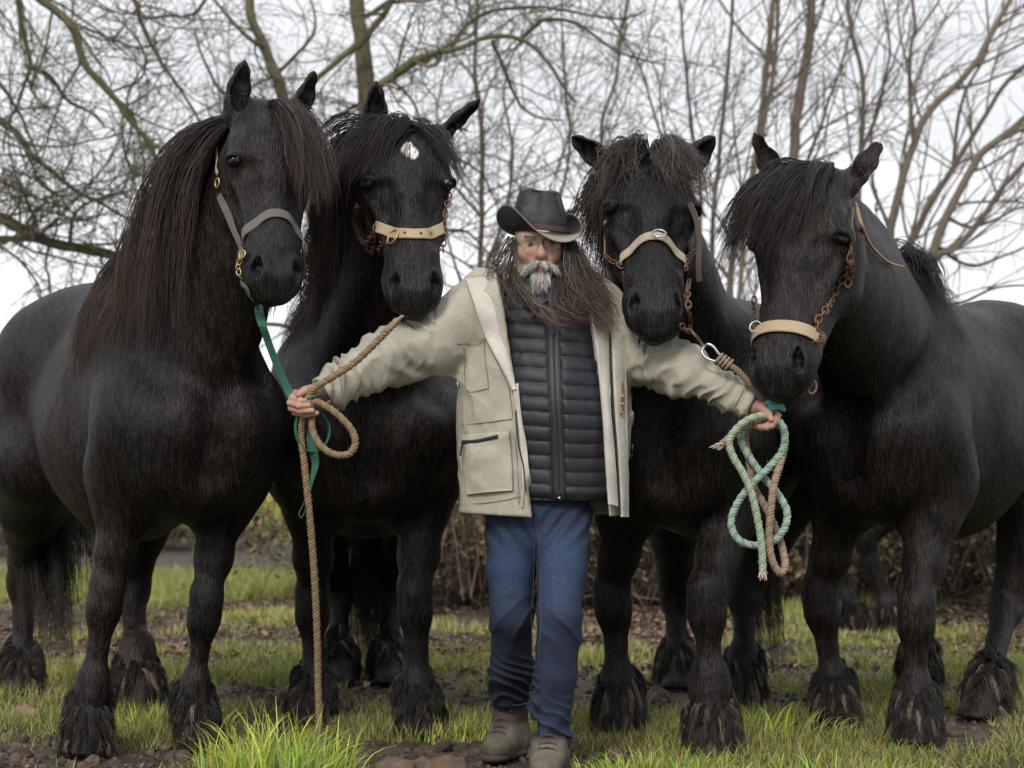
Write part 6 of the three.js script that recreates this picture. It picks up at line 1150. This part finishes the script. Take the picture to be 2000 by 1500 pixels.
tree('mossy_tree', 'straight mossy trunk behind the horse with the star, long side limbs', gnd(748, 12.6), [
  { d: 12.6, r: [24, 15], trunk: 1, p: [rootAt(748, 12.6), [735, 700], [725, 400], [715, 180], [708, 120], [704, 60], [702, -60], [700, -200]], k: 0.6 },
  { d: 12.4, r: [9, 5], p: [[705, 90], [740, 45], [785, -10], [830, -70]], k: 3 }, { d: 12.4, r: [8, 5], p: [[702, 85], [660, 120], [620, 155], [570, 190]], k: 2 },
  { d: 12.2, r: [11, 3], p: [[722, 230], [740, 180], [762, 155], [795, 128], [845, 106], [895, 92], [950, 72], [1010, 78], [1070, 130], [1120, 200]] },
  { d: 12.7, r: [6, 2], p: [[704, 30], [760, 10], [830, 5], [900, -30]] }, { d: 12.3, r: [5, 2], p: [[870, 100], [930, 30], [1010, 10], [1100, 20], [1200, 40], [1260, 20]] },
  { d: 12.8, r: [5, 2], p: [[728, 430], [790, 330], [860, 300], [930, 330], [970, 400]] }, { d: 12.6, r: [5, 2], p: [[1010, 78], [1060, 40], [1150, 60], [1230, 110], [1290, 130]] },
  { d: 12.5, r: [5, 2], p: [[735, 560], [820, 470], [900, 450], [960, 500]] }, { d: 12.9, r: [5, 2], p: [[960, 75], [990, 160], [1040, 220], [1100, 230]] }, { d: 12.9, r: [5, 2], p: [[715, 200], [640, 240], [600, 300], [540, 420]] },
], oak, 503);
const copp = { col: hazel, wob: 0.36, up: 0.36, lean: 0.05, k0: 4, k1: 5.5, k2: 5.5, spread: 0.75, along: 1.0, L0: 0.5, L1: 1.0, wig: 0.035, minY: 1.2, thin: 0.8 };
const up = (px, d, list, r, o = {}) => ({ d, r, p: [rootAt(px, d), ...list], ...o });
tree('young_tree', 'slim tree with upright twigs behind the man and his hat', gnd(960, 13.4), [
  up(960, 13.4, [[950, 800], [938, 540], [942, 300], [925, 120], [935, -60]], [9, 4], { trunk: 1 }), { d: 13.4, r: [5, 2], p: [[940, 560], [985, 420], [1000, 300], [985, 180], [1020, 60]] }, { d: 13.1, r: [5, 2], p: [[950, 700], [1040, 480], [1110, 330], [1105, 150], [1100, -20]] },
  { d: 13.2, r: [5, 3], p: [[1040, 480], [1090, 430], [1145, 405], [1200, 390], [1250, 340]] }, { d: 13.5, r: [4, 2], p: [[940, 420], [880, 350], [850, 250], [870, 130]] }, { d: 13.6, r: [4, 2], p: [[945, 640], [890, 520], [870, 420], [900, 350]] },
], { ...copp, wob: 0.5, up: 0.3, k0: 5 }, 504);
tree('coppiced_tree', 'many-stemmed tree rising behind the horse with the curly forelock', gnd(1400, 13.2), [
  up(1405, 13.2, [[1425, 800], [1425, 580], [1450, 430], [1485, 250], [1500, 120], [1520, -60]], [10, 6], { trunk: 1 }), up(1460, 13.4, [[1480, 800], [1505, 560], [1538, 420], [1553, 290], [1566, 180], [1579, 80], [1585, -60]], [15, 11], { k: 2 }),
  up(1440, 13.0, [[1445, 700], [1450, 520], [1472, 330], [1500, 220], [1516, 100], [1522, -40]], [7, 5], { k: 3 }), up(1390, 13.3, [[1380, 700], [1390, 480], [1405, 300], [1420, 150], [1432, -40]], [7, 4]), up(1370, 13.1, [[1350, 700], [1372, 420], [1350, 220], [1322, -40]], [7, 3]),
  up(1340, 13.3, [[1290, 700], [1210, 420], [1172, 260], [1200, 140], [1232, -40]], [6, 3]), { d: 13.2, r: [4, 2], p: [[1372, 420], [1290, 260], [1250, 130], [1180, 20]] }, { d: 13.4, r: [5, 2], p: [[1538, 420], [1600, 260], [1640, 130], [1690, -20]] }, { d: 13.0, r: [4, 2], p: [[1450, 520], [1400, 420], [1320, 330], [1290, 200], [1300, 90]] }, { d: 13.3, r: [4, 2], p: [[1430, 560], [1360, 470], [1280, 430], [1230, 300]] },
  { d: 13.5, r: [4, 2], p: [[1500, 120], [1440, 60], [1390, -30]] },
], copp, 505);
tree('spreading_tree', 'spreading many-stemmed tree behind the far right horse', gnd(1690, 13.0), [
  up(1680, 13.0, [[1690, 850], [1700, 700], [1738, 450], [1765, 350], [1788, 285], [1802, 240], [1850, 180], [1910, 110], [1960, 30], [2010, -60]], [13, 6], { trunk: 1, k: 3.4 }), { d: 13.0, r: [6, 4], p: [[1788, 285], [1780, 230], [1775, 130], [1785, 50], [1772, -40]] },
  up(1740, 12.8, [[1760, 850], [1785, 680], [1815, 505], [1850, 420], [1890, 350], [1920, 300], [1960, 265], [2020, 210]], [14, 7], { k: 3.2 }), { d: 12.8, r: [10, 6], p: [[1800, 590], [1817, 510], [1870, 478], [1912, 430], [1960, 360], [2030, 295]] },
  up(1720, 13.2, [[1740, 700], [1770, 500], [1800, 430], [1860, 330], [1900, 260], [1950, 180], [2030, 100]], [9, 5]), up(1650, 13.4, [[1640, 700], [1670, 450], [1678, 300], [1682, 150], [1660, 60], [1652, -50]], [8, 5]), { d: 13.2, r: [5, 2], p: [[1678, 300], [1720, 200], [1740, 90], [1720, -30]] },
  { d: 12.9, r: [5, 2], p: [[1850, 420], [1900, 440], [1960, 420], [2040, 380]] }, { d: 12.9, r: [5, 2], p: [[1830, 480], [1900, 520], [1960, 500], [2040, 470]] }, { d: 13.1, r: [5, 2], p: [[1738, 450], [1700, 330], [1715, 200], [1770, 60]] }, { d: 13.3, r: [5, 2], p: [[1860, 330], [1880, 200], [1930, 90], [1920, -40]] }, { d: 12.7, r: [5, 2], p: [[1800, 600], [1880, 590], [1950, 560], [2040, 560]] },
], copp, 506);
// ---------- hedge, bank, brambles, far field ----------
{
  const pos = [], col = [], idx = [], NX = 260, NZ = 40;
  for (let i = 0; i <= NX; i++) for (let j = 0; j <= NZ; j++) { const x = mix(-1.0, 9, i / NX), v = j / NZ, z = mix(-12.4, -17.5, v), h = Math.sin(Math.PI * Math.min(1, v * 1.0)) * (0.5 + fbm(x * 0.8, 2, 4, 3) * 0.3) * sstep(-1.0, 0.2, x); const n = fbm(x * 3.1, h * 6 + v * 9, z * 3.1, 4); pos.push(x, h + n * 0.12 - 0.02, z + n * 0.2); const k = 1 + n * 1.1, gn = sstep(0.05, 0.4, fbm(x * 1.7, v * 5, 8, 3)); col.push(mix(0.10, 0.085, gn) * k, mix(0.073, 0.095, gn) * k, mix(0.047, 0.03, gn) * k); }
  for (let i = 0; i < NX; i++) for (let j = 0; j < NZ; j++) { const a = i * (NZ + 1) + j, b = a + 1, c = a + NZ + 1, d = c + 1; idx.push(a, c, b, b, c, d); }
  const g = new THREE.BufferGeometry(); g.setAttribute('position', new THREE.Float32BufferAttribute(pos, 3)); g.setAttribute('color', new THREE.Float32BufferAttribute(col, 3)); g.setIndex(idx); g.computeVertexNormals(); whole('bank', g, new THREE.MeshStandardMaterial({ vertexColors: true, roughness: 0.95, side: THREE.DoubleSide }), 'leaf covered earth bank under the hedge', 'bank', null, 'structure');
}
function bramble(label, px, d, w, h, n, seed, leafy = 0.5, greenish = 0) {
  const R = rng(seed), b = gnd(px, d), t = thing('bramble_bush', label, 'bush', b), T = new Tubes(), pos = [], col = [], idx = [];
  const base = Math.max(0, (d > 12.4 && px > 950 ? 0.3 : 0));
  for (let i = 0; i < n; i++) {
    const x = b[0] + (R() - 0.5) * w * 1.3, z = b[2] + (R() - 0.5) * 1.3, H = h * (0.35 + R() * 0.75), dx = (R() - 0.5) * 2.4, dz = (R() - 0.5) * 1.2, pts = []; let y0 = groundY(x, z);
    for (let s = 0; s <= 8; s++) { const f = s / 8; pts.push([x + dx * f + (R() - 0.5) * 0.08, y0 + H * (0.25 + 0.75 * R()) * (0.08 + 0.92 * Math.sin(0.15 + f * (1.6 + (i % 4) * 0.45))), z + dz * f + (R() - 0.5) * 0.03]); }
    const k = 0.5 + R() * 0.9, c = R() < 0.25 ? [0.17 * k, 0.13 * k, 0.085 * k] : [0.075 * k, 0.052 * k, 0.036 * k]; T.add(pts, [0.003 + R() * 0.003, 0.002], 3, c, c);
    for (let q = 0; q < leafy * 16; q++) { const p = lerp(pts[2 + Math.floor(R() * 6)], pts[2 + Math.floor(R() * 6)], R()), s = 0.018 + R() * 0.028, u = norm([R() - 0.5, R() - 0.5, R() - 0.5]), v = perp(u), o = pos.length / 3, kk = 0.5 + R() * 0.8, cc = R() < greenish ? [0.09 * kk, 0.115 * kk, 0.03 * kk] : [0.15 * kk, 0.105 * kk, 0.055 * kk]; pos.push(...mad(p, u, -s), ...mad(p, v, s * 0.5), ...mad(p, u, s), ...mad(p, v, -s * 0.5)); for (let e = 0; e < 4; e++) col.push(...cc); idx.push(o, o + 1, o + 2, o, o + 2, o + 3); }
  }
  part('stems', T.geo(), twigMat, t, null, 'stuff');
  if (pos.length) { const g = new THREE.BufferGeometry(); g.setAttribute('position', new THREE.Float32BufferAttribute(pos, 3)); g.setAttribute('color', new THREE.Float32BufferAttribute(col, 3)); g.setIndex(idx); g.computeVertexNormals(); part('leaves', g, new THREE.MeshStandardMaterial({ vertexColors: true, roughness: 0.85, side: THREE.DoubleSide }), t, null, 'stuff'); }
}
bramble('dry bramble tangle left of the man behind the horse with the star', 850, 12.2, 1.1, 1.25, 260, 601, 0.7, 0.2);
bramble('dry bramble tangle directly behind the man', 1050, 12.5, 1.2, 1.3, 260, 602, 0.6, 0.15);
bramble('reddish dry bush seen between the legs right of the man', 1280, 12.4, 1.2, 1.2, 260, 603, 0.7, 0.05);
bramble('olive hedge bush between the two right horses', 1530, 12.6, 1.3, 1.35, 300, 604, 0.9, 0.45);
bramble('dark hedge bush behind the far right horse', 1780, 12.8, 1.4, 1.3, 280, 605, 0.9, 0.35);
bramble('green and brown bush at the right edge', 1990, 12.6, 1.4, 1.2, 280, 606, 0.9, 0.5);
bramble('low green scrub behind the far left horse', 330, 19.5, 1.6, 0.75, 220, 607, 1.2, 0.75);
bramble('yellowish scrub at the left edge', 110, 18.5, 1.8, 0.8, 220, 608, 1.2, 0.6);
{ // field fence far on the left
  const d = 50, t = thing('field_fence', 'weathered grey rail fence across the far field', 'fence', [-9, 0, -d]), m = new THREE.MeshStandardMaterial({ color: new THREE.Color(0.32, 0.28, 0.24), map: clothTint, roughness: 0.9 });
  for (let i = 0; i < 7; i++) { const g = new THREE.CylinderGeometry(0.06, 0.07, 0.95, 8); g.translate(-16 + i * 2.5, 0.42, -d); part('post', g, m, t); }
  for (let i = 0; i < 6; i++) for (const y of [0.45, 0.72]) { const g = new THREE.BoxGeometry(2.46, 0.12, 0.04); g.rotateZ((i % 2 - 0.5) * 0.012); g.translate(-14.75 + i * 2.5, y, -d + 0.09); part('rail', g, m, t); }
  // far hedge line
  const pos = [], col = [], idx = [], N = 260, rows = 7; for (let i = 0; i <= N; i++) for (let j = 0; j <= rows; j++) { const x = mix(-110, 110, i / N), a = j / rows * Math.PI, h = 2.1 + fbm(x * 0.25, 3, 1, 4) * 1.4, n = fbm(x * 1.3, j * 1.4, 2, 3); pos.push(x, Math.sin(a) * h * (1 + n * 0.25) - 0.1, -95 + Math.cos(a) * 2.5 + n); const k = 1 + n * 0.7; col.push(0.085 * k, 0.072 * k, 0.05 * k); }
  for (let i = 0; i < N; i++) for (let j = 0; j < rows; j++) { const a = i * (rows + 1) + j, b = a + 1, c = a + rows + 1, e = c + 1; idx.push(a, c, b, b, c, e); }
  const g = new THREE.BufferGeometry(); g.setAttribute('position', new THREE.Float32BufferAttribute(pos, 3)); g.setAttribute('color', new THREE.Float32BufferAttribute(col, 3)); g.setIndex(idx); g.computeVertexNormals(); whole('distant_hedgerow', g, new THREE.MeshStandardMaterial({ vertexColors: true, roughness: 0.95, side: THREE.DoubleSide }), 'bare brown hedgerow at the far end of the field', 'hedge', null, 'stuff');
}
// a fifth horse stands behind the one at the far right
{
  const a = P(2216, 900, 10.3), g = (f, l, y) => [a[0] + f, y, a[2] - l];
  horse({ seed: 55, label: 'black horse behind the far right one, only its hind legs showing underneath', scale: 0.97, at: [a[0], 10.3], fwd: [1, 0.02], coarse: 0.02, fine: 0.012,
    legs: [{ front: true, side: -1, j: [g(0, -0.18, 0.48), g(0, -0.18, 0.16), g(0.03, -0.18, 0)] }, { front: true, side: 1, j: [g(0.1, 0.18, 0.48), g(0.1, 0.18, 0.16), g(0.13, 0.18, 0)] }, { side: -1, j: [g(-1.52, -0.18, 0.55), g(-1.38, -0.18, 0.16), g(-1.32, -0.18, 0)] }, { side: 1, j: [g(-1.62, 0.18, 0.55), g(-1.54, 0.18, 0.16), g(-1.48, 0.18, 0)] }],
    head: { P: [a[0] + 0.75, 1.85, a[2]], M: [a[0] + 1.05, 1.3, a[2]], yaw: 1.5, size: 0.95 }, ears: [{ side: -1, tip: [a[0] + 0.78, 2.02, a[2] - 0.07], open: [1, 0, 0] }, { side: 1, tip: [a[0] + 0.78, 2.02, a[2] + 0.07], open: [1, 0, 0] }], featherN: 90,
    tail: { n: 24, w: 0.15, dock: g(-1.52, 0, 1.28), ends: [g(-1.72, 0, 0.45)] } });
}
renderer.render(scene, camera);
